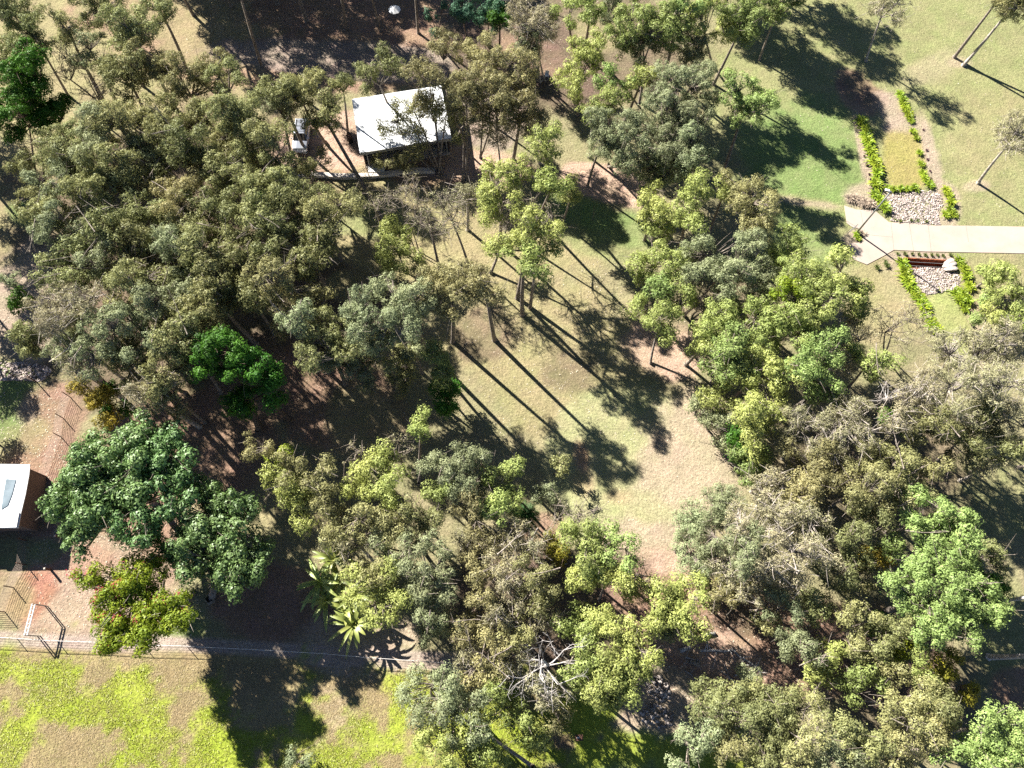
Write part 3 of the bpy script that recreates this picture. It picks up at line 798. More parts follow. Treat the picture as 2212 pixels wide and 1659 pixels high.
row([zp(c3, *q) for q in [(870, 1340), (900, 1400), (730, 1420)]], 'low sedge tuft, {} of those beside the angled path end', SED, 'plant', 'sedge tufts by the path end', (1.0, 1.4), 'sedge_tuft')
row([zp(c3, *q) for q in [(1030, 650), (1110, 670), (1285, 660), (1390, 665), (1530, 680)]], 'dark sedge tuft, {} from left along the foot of the stone bed', SED, 'plant', 'sedge tufts at the foot of the stone bed', (0.7, 1.0), 'sedge_tuft')
PUR = [bpy.data.meshes.new_from_object(link_mesh('tmp', m_)) for m_ in SED[:2]]
for o in [o for o in bpy.data.objects if o.name.startswith('tmp')]: bpy.data.objects.remove(o)
for m_ in PUR: m_.materials.clear(); m_.materials.append(M['purple'])
row([(1869, 310), (1866, 338), (1872, 356), (1877, 377), (1880, 389), (2001, 325), (2003, 345), (2009, 370), (2010, 388), (2014, 400), (1994, 281)], 'dark purplish small shrub, {} of those on the mulch of the upper bed', PUR, 'shrub', 'purplish shrubs on the mulch', (0.6, 1.0), 'purple_shrub')
PAL = [tuft_mesh(120, 0.9, 0.05, 'grasstuft', 80 + s, 0.8) for s in range(2)]
for m_ in PAL: m_.materials.clear(); m_.materials.append(M['tuft_pale'])
row([(1834, 431), (1845, 432), (1857, 436), (1867, 440), (1880, 444)], 'pale dry grass tuft, {} from left above the path corner', PAL, 'grass tuft', 'dry grass tufts', (0.8, 1.2), 'dry_grass_tuft')
row([zp(c3, 400, 900), zp(c3, 425, 960)], 'green strap leaf clump, {} of two at the foot of the lamp post', STR, 'plant', GS, (0.6, 0.8))
row([zp(c3, 495, 870)], 'pale dry grass tuft touching the path beside the lamp post', PAL, 'grass tuft', 'dry grass tufts', (0.8, 0.8), 'dry_grass_tuft')

# ------------------------------------------------------------------ the shed
ZR = 3.3
TL = g(760, 214, ZR); BL_ = g(777, 330, ZR - 0.5); BR = g(975, 298, ZR - 0.5); TR = TL + (BR - BL_); TR[2] = ZR
ctr = (TL + BR) / 2
root = empty('open_shed', (ctr[0], ctr[1], 0)); tag(root, 'open fronted shed with a bright white sheet roof among the trees', 'shed')
mb = MB(); q = [TL, BL_, BR, TR]
mb.prism([tuple(v[:2]) for v in q], [v[2] - 0.08 for v in q], [v[2] for v in q]); roof = mb.build('roof', M['white_roof'], root)
mb = MB()   # sheet ribs across the fall of the roof
for i in range(1, 24):
    t = i / 24
    a = TL + (TR - TL) * t; b_ = BL_ + (BR - BL_) * t
    d = unit(TR - TL) * 0.03
    mb.add([a - d + [0, 0, .002], a + d + [0, 0, .002], b_ + d + [0, 0, .002], b_ - d + [0, 0, .002], a + [0, 0, .03], b_ + [0, 0, .03]], [(0, 4, 5, 3), (4, 1, 2, 5), (0, 1, 4), (3, 5, 2)])
rb = mb.build('roof_rib', M['white_roof'], roof)
mb = MB(); dn = unit(np.array([BR[0] - BL_[0], BR[1] - BL_[1], 0])); nb_ = np.array([dn[1], -dn[0], 0])
A = BL_ + nb_ * 0.02; B = BR + nb_ * 0.02
mb.add([A + [0, 0, -.42], B + [0, 0, -.42], B, A, A + nb_ * .06 + [0, 0, -.42], B + nb_ * .06 + [0, 0, -.42], B + nb_ * .06, A + nb_ * .06], [(0, 3, 2, 1), (4, 5, 6, 7), (3, 7, 6, 2), (0, 1, 5, 4), (0, 4, 7, 3), (1, 2, 6, 5)])
mb.build('fascia', M['fascia'], root)
ins = lambda v, k=0.06: ctr * np.array([1, 1, 0]) * k + v * np.array([1, 1, 0]) * (1 - k)
tl, bl, br, tr_ = ins(TL), ins(BL_), ins(BR), ins(TR)
def wall(a, b_, h0, h1, th, name, mat, root, z0=-0.05):
    d = unit(b_ - a); n_ = np.array([-d[1], d[0], 0]) * th / 2; mb = MB()
    mb.prism([tuple((a - n_)[:2]), tuple((b_ - n_)[:2]), tuple((b_ + n_)[:2]), tuple((a + n_)[:2])], z0, [h0, h1, h1, h0]); return mb.build(name, mat, root)
wall(tl, tr_, ZR - .12, ZR - .12, .12, 'wall', M['wall_dark'], root)
d_ = unit(bl - tl); wall(tl + d_ * .07, bl, ZR - .14, ZR - .6, .12, 'wall', M['wall_dark'], root)
d_ = unit(br - tr_); wall(tr_ + d_ * .07, br, ZR - .14, ZR - .6, .12, 'wall', M['wall_dark'], root)
for t in (0.04, 0.35, 0.66, 0.97):
    q = bl + (br - bl) * t + nb_ * 0.1; mb = MB(); mb.box((q[0], q[1], (ZR - .6) / 2), (.12, .12, ZR - .62)); mb.build('post', M['fascia'], root)
mb = MB(); q = [tl, bl + nb_ * .3, br + nb_ * .3, tr_]; mb.prism([tuple(v[:2]) for v in q], -0.05, 0.09); mb.build('floor_slab', M['concrete_pale'], root)
# low retaining wall in front of the shed yard
c1 = (640, 180)
wpts = [zp(c1, *q) for q in [(-100, 1560), (180, 1560), (720, 1560), (1100, 1585), (1500, 1575)]] + [(846, 372), (893, 366), (940, 366)]
mb = MB(); W2 = [g(*q, 0.45) for q in wpts]
for a, b_ in zip(W2[:-1], W2[1:]):
    d = unit(b_ - a); n_ = np.array([-d[1], d[0], 0]) * .3
    mb.prism([tuple((a - n_)[:2]), tuple((b_ - n_ * .99)[:2]), tuple((b_ + n_ * .99)[:2]), tuple((a + n_)[:2])], -0.1, 0.45 + 0.002 * (W2.index(a) if False else 0))
o = mb.build('retaining_wall', M['concrete_pale']); tag(o, 'low pale concrete retaining wall running below the car and shed', 'wall')
# leaning pale sheet by the wall
a = g(*zp(c1, 1560, 1560)); mb = MB(); mb.box((a[0] + .7, a[1] + .35, .50), (2.0, 0.8, .05), 0.1); tag(mb.build('white_sheet', M['white_paint']), 'white flat sheet lying on the retaining wall before the shed', 'sheet')
# dark bin
b = g(*zp(c1, 1230, 1040)); root = empty('rubbish_bin', b); tag(root, 'dark bin standing on bare dirt between silver car and shed', 'bin')
mb = MB(); mb.box((b[0], b[1], .48), (.52, .6, .9), .5, 1.15); mb.build('bin_body', M['black'], root, bevel=.03)
mb = MB(); mb.box((b[0], b[1], .97), (.64, .74, .07), .5, .92); mb.build('lid', M['wood'], root, bevel=.02)
for s in (-1, 1):
    mb = MB(); d = np.array([math.cos(.5), math.sin(.5), 0]) * .27 * s + np.array([-math.sin(.5), math.cos(.5), 0]) * .3
    mb.tube([b + d + [0, 0, .1], b + d * 1.1 + [0, 0, .1]], .1, 10); mb.build('wheel', M['rubber'], root)

# ------------------------------------------------------------------ silver four-wheel drive
def car(px, rz):
    c = g(*px); root = empty('parked_car', (c[0], c[1], 0)); tag(root, 'silver four-wheel drive with a bull bar parked on dirt beside the shed', 'car')
    root.rotation_euler = (0, 0, rz)
    # sections along y (front = -y): y, halfwidth, bottom, belt/top
    def skin(name, secs, mat, smooth=True, bev=0.0):
        V, F = [], []
        for (y, prof) in secs:
            V += [(x, y, z) for x, z in prof]
        k = len(secs[0][1])
        for i in range(len(secs) - 1):
            for j in range(k):
                j2 = (j + 1) % k; F.append((i * k + j, i * k + j2, (i + 1) * k + j2, (i + 1) * k + j))
        F.append(tuple(range(k))[::-1]); F.append(tuple((len(secs) - 1) * k + j for j in range(k)))
        me = bpy.data.meshes.new(name); me.from_pydata(V, [], F); me.update()
        import bmesh
        bm = bmesh.new(); bm.from_mesh(me); bmesh.ops.recalc_face_normals(bm, faces=bm.faces); bm.to_mesh(me); bm.free()
        me.materials.append(mat); o = link_mesh(name, me, root)
        if bev: b = o.modifiers.new('b', 'BEVEL'); b.width = bev; b.segments = 3; b.limit_method = 'ANGLE'; b.angle_limit = .5
        if smooth: me.polygons.foreach_set('use_smooth', [True] * len(me.polygons))
        return o
    def prof(w, z0, z1, tw=None):
        tw = tw or w * .93
        return [(-w, z0), (-w * 1.01, (z0 + z1) / 2), (-tw, z1), (-tw * .5, z1 + .03), (tw * .5, z1 + .03), (tw, z1), (w * 1.01, (z0 + z1) / 2), (w, z0)]
    body = skin('body', [(-2.3, prof(.80, .45, .92)), (-2.15, prof(.90, .38, 1.05)), (-1.0, prof(.94, .35, 1.16)), (0, prof(.95, .35, 1.18)), (1.6, prof(.94, .36, 1.17)), (2.25, prof(.90, .42, 1.12)), (2.38, prof(.84, .5, 1.0))], M['car_paint'], False, .05)
    cab = skin('cabin', [(-1.05, prof(.84, 1.1, 1.2, .8)), (-.42, prof(.83, 1.1, 1.76, .66)), (.4, prof(.84, 1.1, 1.83, .68)), (1.7, prof(.84, 1.1, 1.80, .66)), (2.22, prof(.82, 1.1, 1.25, .74))], M['glass'], False)
    skin('roof_panel', [(-.48, [(-.62, 1.76), (-.62, 1.80), (.62, 1.80), (.62, 1.76)]), (.4, [(-.66, 1.83), (-.66, 1.88), (.66, 1.88), (.66, 1.83)]), (1.8, [(-.64, 1.79), (-.64, 1.84), (.64, 1.84), (.64, 1.79)])], M['car_paint'], False, .02)
    for s in (-1, 1):
        me_ = MB()
        for (x0, y0, z0, x1, y1, z1) in [(.82, -1.0, 1.2, .66, -.42, 1.78), (.84, .35, 1.18, .68, .35, 1.83), (.84, 1.35, 1.18, .68, 1.25, 1.82), (.8, 2.18, 1.2, .66, 1.72, 1.8)]:
            me_.tube([(s * x0 * 1.01, y0, z0), (s * x1 * 1.02, y1, z1)], .045, 5)
        o = me_.build('pillar', M['car_paint']); o.parent = root
        mb = MB(); mb.tube([(s * .5, -.3, 1.93), (s * .5, 1.6, 1.92)], .025, 6); 
        for yy in (-.25, .7, 1.55): mb.box((s * .5, yy, 1.895), (.05, .06, .06))
        o = mb.build('roof_rail', M['black']); o.parent = root
        mb = MB(); mb.box((s * 1.02, -.75, 1.22), (.18, .12, .16)); o = mb.build('mirror', M['car_paint']); o.parent = root
        mb = MB(); mb.box((s * .66, -2.26, .84), (.3, .1, .16)); o = mb.build('headlight', M['lens']); o.parent = root
        mb = MB(); mb.box((s * .78, 2.36, .9), (.14, .08, .3)); o = mb.build('tail_light', M['lamp_red']); o.parent = root
        for yy in (-1.45, 1.42):
            mb = MB(); mb.tube([(s * .68, yy, .38), (s * .96, yy, .38)], .38, 18); w = mb.build('wheel', M['rubber']); w.parent = root
            mb = MB(); mb.tube([(s * .9, yy, .38), (s * .975, yy, .38)], .22, 12); r_ = mb.build('rim', M['chrome']); r_.parent = w
    mb = MB()   # bull bar
    for zz in (.55, .85, 1.05): mb.tube([(-.85, -2.36, zz), (-.6, -2.55, zz), (.6, -2.55, zz), (.85, -2.36, zz)], .04, 6)
    for s in (-1, 1): mb.tube([(s * .45, -2.55, .45), (s * .45, -2.55, 1.12)], .045, 6)
    o = mb.build('bull_bar', M['chrome']); o.parent = root
    mb = MB(); mb.box((0, -2.33, .72), (1.0, .06, .3)); o = mb.build('grille', M['black']); o.parent = root
    mb = MB()
    for yy in (-.1, .6, 1.3): mb.tube([(-.6, yy, 1.95), (.6, yy, 1.95)], .022, 5)
    o = mb.build('roof_bar', M['black']); o.parent = root
car((655, 303), math.radians(4))

# ------------------------------------------------------------------ corner house at the left edge
c5 = (0, 1060)
ZH = 3.4
rp = [zp(c5, *q) for q in [(475, 165), (462, 330), (405, 640), (330, 950), (285, 1190)]]
R_ = [g(*q, ZH) for q in rp] + [g(-260, 1143, ZH), g(-260, 1000, ZH)]
root = empty('corner_house', g(-60, 1075)); tag(root, 'house with a white metal roof cut by the left edge of the picture', 'house')
mb = MB(); mb.prism([tuple(v[:2]) for v in R_], ZH - .15, ZH); roof = mb.build('roof', M['white_roof'], root)
cc_ = np.mean(R_, 0)
Wl = [(v - cc_) * np.array([.94, .9, 0]) + cc_ * np.array([1, 1, 0]) for v in R_]
mb = MB(); mb.prism([tuple(v[:2]) for v in Wl], -.05, ZH - .152); mb.build('wall', M['wall_shade_brown'], root)
sk = [g(*zp(c5, *q), ZH) for q in [(105, 400), (262, 415), (200, 650), (130, 830), (25, 895), (60, 640)]]
mb = MB(); mb.prism([tuple(v[:2]) for v in sk], ZH + .004, ZH + .06); mb.build('skylight_panel', M['skylight'], roof)
mb = MB(); mb.tube([R_[i] + [0, 0, -.05] for i in range(5)], .06, 6); mb.build('gutter', M['white_paint'], roof)
# raised front part of the roof (step)
st = [R_[3] * [1, 1, 0], R_[4] * [1, 1, 0], g(-100, 1143, ZH) * [1, 1, 0], g(-100, 1110, ZH) * [1, 1, 0]]
mb = MB(); mb.prism([tuple((v - cc_ * [1, 1, 0]) [:2] * 0.985 + cc_[:2]) for v in st], ZH + .003, ZH + .14); mb.build('front_roof', M['white_roof'], roof)

# ------------------------------------------------------------------ fences
def wire_fence(pts, h, nw, label, post_r=.045, wr=.011, name='wire_fence', pmat='wood', top=None, sag=0.0, gate=False):
    P = [g(*q) for q in pts]; root = empty(name, P[0]); tag(root, label, 'fence')
    for q in P:
        mb = MB(); mb.tube([q - [0, 0, .1], q + [0, 0, h + .05]], post_r, 7); mb.build('post', M[pmat], root)
    mb = MB()
    for k in range(nw):
        z = h * (k + .6) / nw
        for a, b_ in zip(P[:-1], P[1:]): mb.tube([a + [0, 0, z], (a + b_) / 2 + [0, 0, z - sag], b_ + [0, 0, z]], wr, 3, False)
    mb.build('wires', M['wire'], root)
    if top:
        mb = MB()
        for a, b_ in zip(P[:-1], P[1:]): mb.tube([a + [0, 0, h], b_ + [0, 0, h]], .025, 5)
        mb.build('top_rail', M[top], root)
    return root
wire_fence([(152, 858), (136, 903), (132, 944), (101, 1030), (66, 1110), (57.6, 1168), (55.6, 1220), (28.8, 1269), (10.7, 1322), (-70, 1325)], 1.45, 8, 'tall wire fence winding down beside the corner house', wr=.016)
wire_fence([(-60, 812), (34, 815), (80, 826)], 1.6, 6, 'short wire fence run on posts beside the cream rock strip', post_r=.06, wr=.014)
wire_fence([(-60, 1374), (37, 1379), (124, 1385), (214, 1388), (310, 1394), (404, 1396), (500, 1401), (600, 1406), (712, 1413), (800, 1421), (890, 1427), (980, 1433)], 1.15, 5, 'long low wire fence with a pale top rail above the grassy field', post_r=.035, wr=.009, pmat='galv', top='pole_white')

# white rung frame (overhead ladder) beside the fence
c6 = (0, 1300); hz = 2.0
f1, f2 = g(*zp(c6, 520, 757), hz), g(*zp(c6, 566, 768), hz); n1_, n2_ = g(*zp(c6, 392, 1262), hz), g(*zp(c6, 440, 1262), hz)
root = empty('rung_frame', ((f1 + n2_) / 2) * [1, 1, 0]); tag(root, 'white overhead rung frame standing across the low fence at lower left', 'frame')
for a, b_ in ((f1, n1_), (f2, n2_)):
    mb = MB(); mb.tube([a, a * .5 + b_ * .5, b_], .06, 6); mb.build('side_rail', M['white_paint'], root)
for i in range(7):
    t = (i + .4) / 7; a = f1 + (n1_ - f1) * t; b_ = f2 + (n2_ - f2) * t; mb = MB(); mb.tube([a + [0, 0, .02], b_ + [0, 0, .02]], .028, 5); mb.build('rung', M['galv'], root)
for q in (f1, f2, n1_, n2_):
    mb = MB(); mb.tube([q * [1, 1, 0] - [0, 0, .1], q - [0, 0, .03]], .05, 6); mb.build('leg', M['galv'], root)
# two short timber posts in the red yard
for px, lab in ((zp(c5, 985, 1345), 'short timber post standing below the glossy green tree in the yard'), (zp(c6, 825, 210), 'short timber post standing in red soil beside the winding fence')):
    b = g(*px); root = empty('timber_post', b); tag(root, lab, 'post', 'short timber posts in the yard')
    mb = MB(); mb.box((b[0], b[1], .5), (.16, .16, 1.2), .3); mb.build('shaft', M['wood'], root)
    mb = MB(); mb.box((b[0], b[1], 1.13), (.20, .20, .06), .3, .7); mb.build('cap', M['wood_pale'], root)
# small tap/sign posts on the lawn and clearing
b = g(1247, 1590); root = empty('feeder_post', b); tag(root, 'dark timber post with a small flat tray below the dead tree', 'post')
mb = MB(); mb.box((b[0], b[1], .75), (.14, .14, 1.6), .1); mb.build('shaft', M['black'], root)
mb = MB(); mb.box((b[0], b[1], 1.6), (.7, .5, .06), .1); mb.build('tray', M['wood'], root)
mb = MB(); mb.box((b[0] - .1, b[1], 1.66), (.25, .12, .05), .1); mb.build('dish', M['pole_white'], root)
# planks
for (a_, b_, lab) in (((436, 1053), (463, 1040), 'upper of two bleached boards lying on shaded ground'), ((440, 1060), (452, 1052), 'short lower bleached board lying on shaded ground')):
    A = g(*a_); B = g(*b_); d = B - A; L_ = float(np.linalg.norm(d)); mb = MB(); mb.box(((A + B) / 2 + [0, 0, .05]), (L_, .28, .07), math.atan2(d[1], d[0]), .97); tag(mb.build('timber_board', M['wood_pale']), lab, 'board', 'bleached boards')
# white tub and garden chair
b = g(855, 39); root = empty('garden_umbrella', b); tag(root, 'small white garden umbrella in the shaded yard at the top', 'umbrella')
mb = MB(); mb.tube([b, b + [0, 0, 1.5]], .025, 6); mb.build('pole', M['galv'], root)
n = 8; P = [(b[0] + .85 * math.cos(i * math.pi / 4), b[1] + .85 * math.sin(i * math.pi / 4), 1.35) for i in range(n)] + [(b[0], b[1], 1.75), (b[0], b[1], 1.7)]
mb = MB(); mb.add(P, [(i, (i + 1) % n, 8) for i in range(n)] + [((i + 1) % n, i, 9) for i in range(n)]); mb.build('canopy', M['white_paint'], root)
b = g(1181, 168); root = empty('garden_chair', b); tag(root, 'white garden chair beside a pale trunk right of the shed', 'chair')
mb = MB(); mb.box(b + [0, 0, .45], (.5, .5, .05)); mb.build('seat', M['white_paint'], root)
mb = MB(); mb.box(b + [0, .24, .72], (.5, .05, .5)); mb.build('backrest', M['white_paint'], root)
for sx in (-1, 1):
    for sy in (-1, 1): mb = MB(); mb.box(b + [sx * .21, sy * .2, .21], (.05, .05, .43)); mb.build('leg', M['white_paint'], root)

# ------------------------------------------------------------------ fallen wood
def fallen(poly, r, label, matn='dead_wood', tw=0, name='fallen_branch', cat='branch'):
    P = np.array([g(*q) for q in poly]); P[:, 2] = r * .9; n = len(P)
    mb = MB(); mb.tube(P, np.linspace(r, r * .4 if n > 2 else r * .85, n), 7)
    for i in range(tw):
        k = rng.integers(0, n - 1); s = P[k] + (P[k + 1] - P[k]) * rng.random(); e = s + np.append(rng.normal(0, .9, 2), abs(rng.normal(0, .25)) + .05); mb.tube([s, (s + e) / 2 + [0, 0, .15], e], [r * .4, r * .3, .015], 5)
    tag(mb.build(name, M[matn], smooth=True), label, cat, 'fallen wood in the lower right')
def w4(x, y): return ((1560 + x * .2522) * SK, (1380 + y * .2522) * SK)
fallen([w4(290, 550), w4(420, 545), w4(540, 553), w4(590, 535), w4(650, 600), w4(720, 640), w4(800, 690), w4(860, 780)], .13, 'long bleached forked branch lying across bare dirt', tw=16)
fallen([w4(610, 780), w4(680, 755), w4(740, 735)], .09, 'thin bleached branch just below the long forked branch', tw=6)
fallen([w4(330, 405), w4(430, 388)], .18, 'short pale log lying above the long forked branch', name='log', cat='log')
fallen([w4(105, 552), w4(195, 518)], .2, 'short thick log at the left of the fallen branches', name='log', cat='log')
fallen([w4(190, 650), w4(290, 680)], .22, 'thick grey log below left of the long forked branch', 'bark_grey', name='log', cat='log')
fallen([w4(150, 608), w4(290, 650)], .07, 'slim bleached stick beside the thick grey log', tw=4)
fallen([w4(555, 790), w4(660, 880)], .08, 'slim straight stick at the lowest end of the fallen wood', tw=3)
fallen([w4(155, 735), w4(220, 778)], .07, 'short slim stick on dirt left of the fallen wood', tw=1)
fallen([w4(155 + 240, 1030), w4(480, 1120)], .1, 'bleached branch half under the lower gum trees', tw=5)
fallen([(1960, 1520), (2000, 1516)], .12, 'short white log in shade near the right edge', name='log', cat='log')

# dead white tree
def dead_tree(px, H):
    b = g(*px); root = empty('dead_tree', b); TREES.append((root, 'dead', px[0], px[1], 'bleached leafless dead tree with wide bare limbs at bottom middle', 'tree'))
    segs = []
    def grow(p, d, L_, r, lv):
        e = p + d * L_; md = (p + e) / 2 + rng.normal(0, .07, 3) * L_
        segs.append((p - b, md - b, e - b, r, r * .62))
        if lv == 0: return
        for i in range(3):
            t = rng.uniform(.45, 1.0); s = p + (e - p) * t if i else e
            nd = unit(d * .75 + rng.normal(0, .55, 3) + np.array([0, 0, -.06])); grow(s, nd, L_ * rng.uniform(.5, .8), r * .5, lv - 1)
    top = b + np.array([.2, .1, H])
    segs.append((b * 0 - [0, 0, .1], (top - b) * .5 + [.2, 0, 0], top - b, .26, .2))
    for a in np.linspace(0, 6.28, 9)[:-1]:
        a += rng.uniform(-.4, .4); f_ = rng.uniform(.45, 1.0)
        grow(b + (top - b) * f_, unit(np.array([math.cos(a), math.sin(a), rng.uniform(.35, 1.1)])), rng.uniform(1.6, 2.8), .075, 3)
    grow(top, unit(np.array([-.3, .2, 1.])), 2.2, .11, 3)
    link_mesh('trunk_and_limbs', branch_mesh('trunk_and_limbs', segs, M['dead_wood'], 5, 3), root)
dead_tree((1165, 1440), 8.6)

# banana clump
def banana(px, n, L0, label, seed):
    r_ = np.random.default_rng(seed); b = g(*px); root = empty('banana_plant', b); tag(root, label, 'banana plant', 'banana plants in the clump')
    mb = MB(); top = np.array([r_.uniform(-.3, .3), r_.uniform(-.3, .3), 2.2]) + b
    mb.tube([b - [0, 0, .1], (b + top) / 2, top], [.16, .13, .09], 8); mb.build('stem', M['bark_brown'], root)
    V, F, T = [], [], []
    for i in range(n):
        a = i * 2.4 + r_.uniform(-.3, .3); el = r_.uniform(.1, 1.35); L_ = L0 * r_.uniform(.6, 1.2); W_ = .17 * r_.uniform(.8, 1.25); st_ = 9; k0 = len(V)
        for s in range(st_ + 1):
            t = s / st_; rad = L_ * t * math.cos(el * (1 - .3 * t)); zz = top[2] - b[2] + L_ * (math.sin(el) * t * 1.1 - .62 * t * t)
            w = W_ * (math.sin(math.pi * min(1, t * .93 + .07)) ** .6) if t > .1 else .04
            dx, dy = math.cos(a), math.sin(a); cx0, cy0 = top[0] - b[0] + dx * rad, top[1] - b[1] + dy * rad
            V += [(cx0 - dy * w, cy0 + dx * w, zz + .12 * w), (cx0, cy0, zz - .14 * w), (cx0 + dy * w, cy0 - dx * w, zz + .12 * w)]
        ti = r_.random() * .8
        for s in range(st_):
            k = k0 + 3 * s
            F += [(k, k + 1, k + 4, k + 3), (k + 1, k + 2, k + 5, k + 4)]; T += [ti + r_.uniform(0, .2), ti + r_.uniform(0, .2)]
    link_mesh('leaves', np_mesh('leaves', np.array(V), np.array(F), LM['banana'], np.array(T), True), root)
bl_ = ['topmost banana plant of the clump beside the large dark shadow', 'uppermost left banana plant with ragged drooping leaves', 'banana plant in the middle of the clump', 'banana plant at the left side of the clump', 'banana plant low in the clump with pale leaves', 'lowest banana plant of the clump beside the fence', 'banana plant at the right side of the clump under the trees']
for i, q in enumerate([(728, 1215), (705, 1258), (742, 1262), (722, 1300), (760, 1325), (772, 1352), (785, 1290)]):
    banana(q, 18, 2.9 if i % 2 else 2.5, bl_[i], 300 + i)

# small palm
def palm(px, label, z, L0=1.7):
    b = g(*px); root = empty('palm_tree', b); tag(root, label, 'palm')
    mb = MB(); mb.tube([b - [0, 0, .1], b + [.05, 0, z * .5], b + [0, 0, z]], [.16, .11, .1], 8); mb.build('trunk', M['bark_grey'], root)
    V, F, T = [], [], []
    for i in range(22):
        a = i * 2.4; el = random.uniform(-.1, 1.1); L_ = L0 * random.uniform(.8, 1.1); dx, dy = math.cos(a), math.sin(a)
        for s in range(18):
            t = (s + 1) / 18; rad = L_ * t * math.cos(el * .7); zz = z + L_ * (math.sin(el) * t - .55 * t * t)
            for sg in (-1, 1):
                ll = .5 * math.sin(math.pi * (t * .85 + .12)); k = len(V); c0 = np.array([dx * rad, dy * rad, zz]); sd = np.array([-dy * sg, dx * sg, -.3]) * ll + np.array([dx, dy, 0]) * ll * .6
                w = np.array([dx, dy, 0]) * .035
                V += [c0 - w, c0 + w, c0 + sd]; F.append((k, k + 1, k + 2)); T.append(random.random())
    link_mesh('fronds', np_mesh('fronds', np.array(V), np.array(F), LM['palm'], np.array(T)), root)
palm((1133, 1128), 'small dark green palm at the edge of the bare clearing', 3.2)

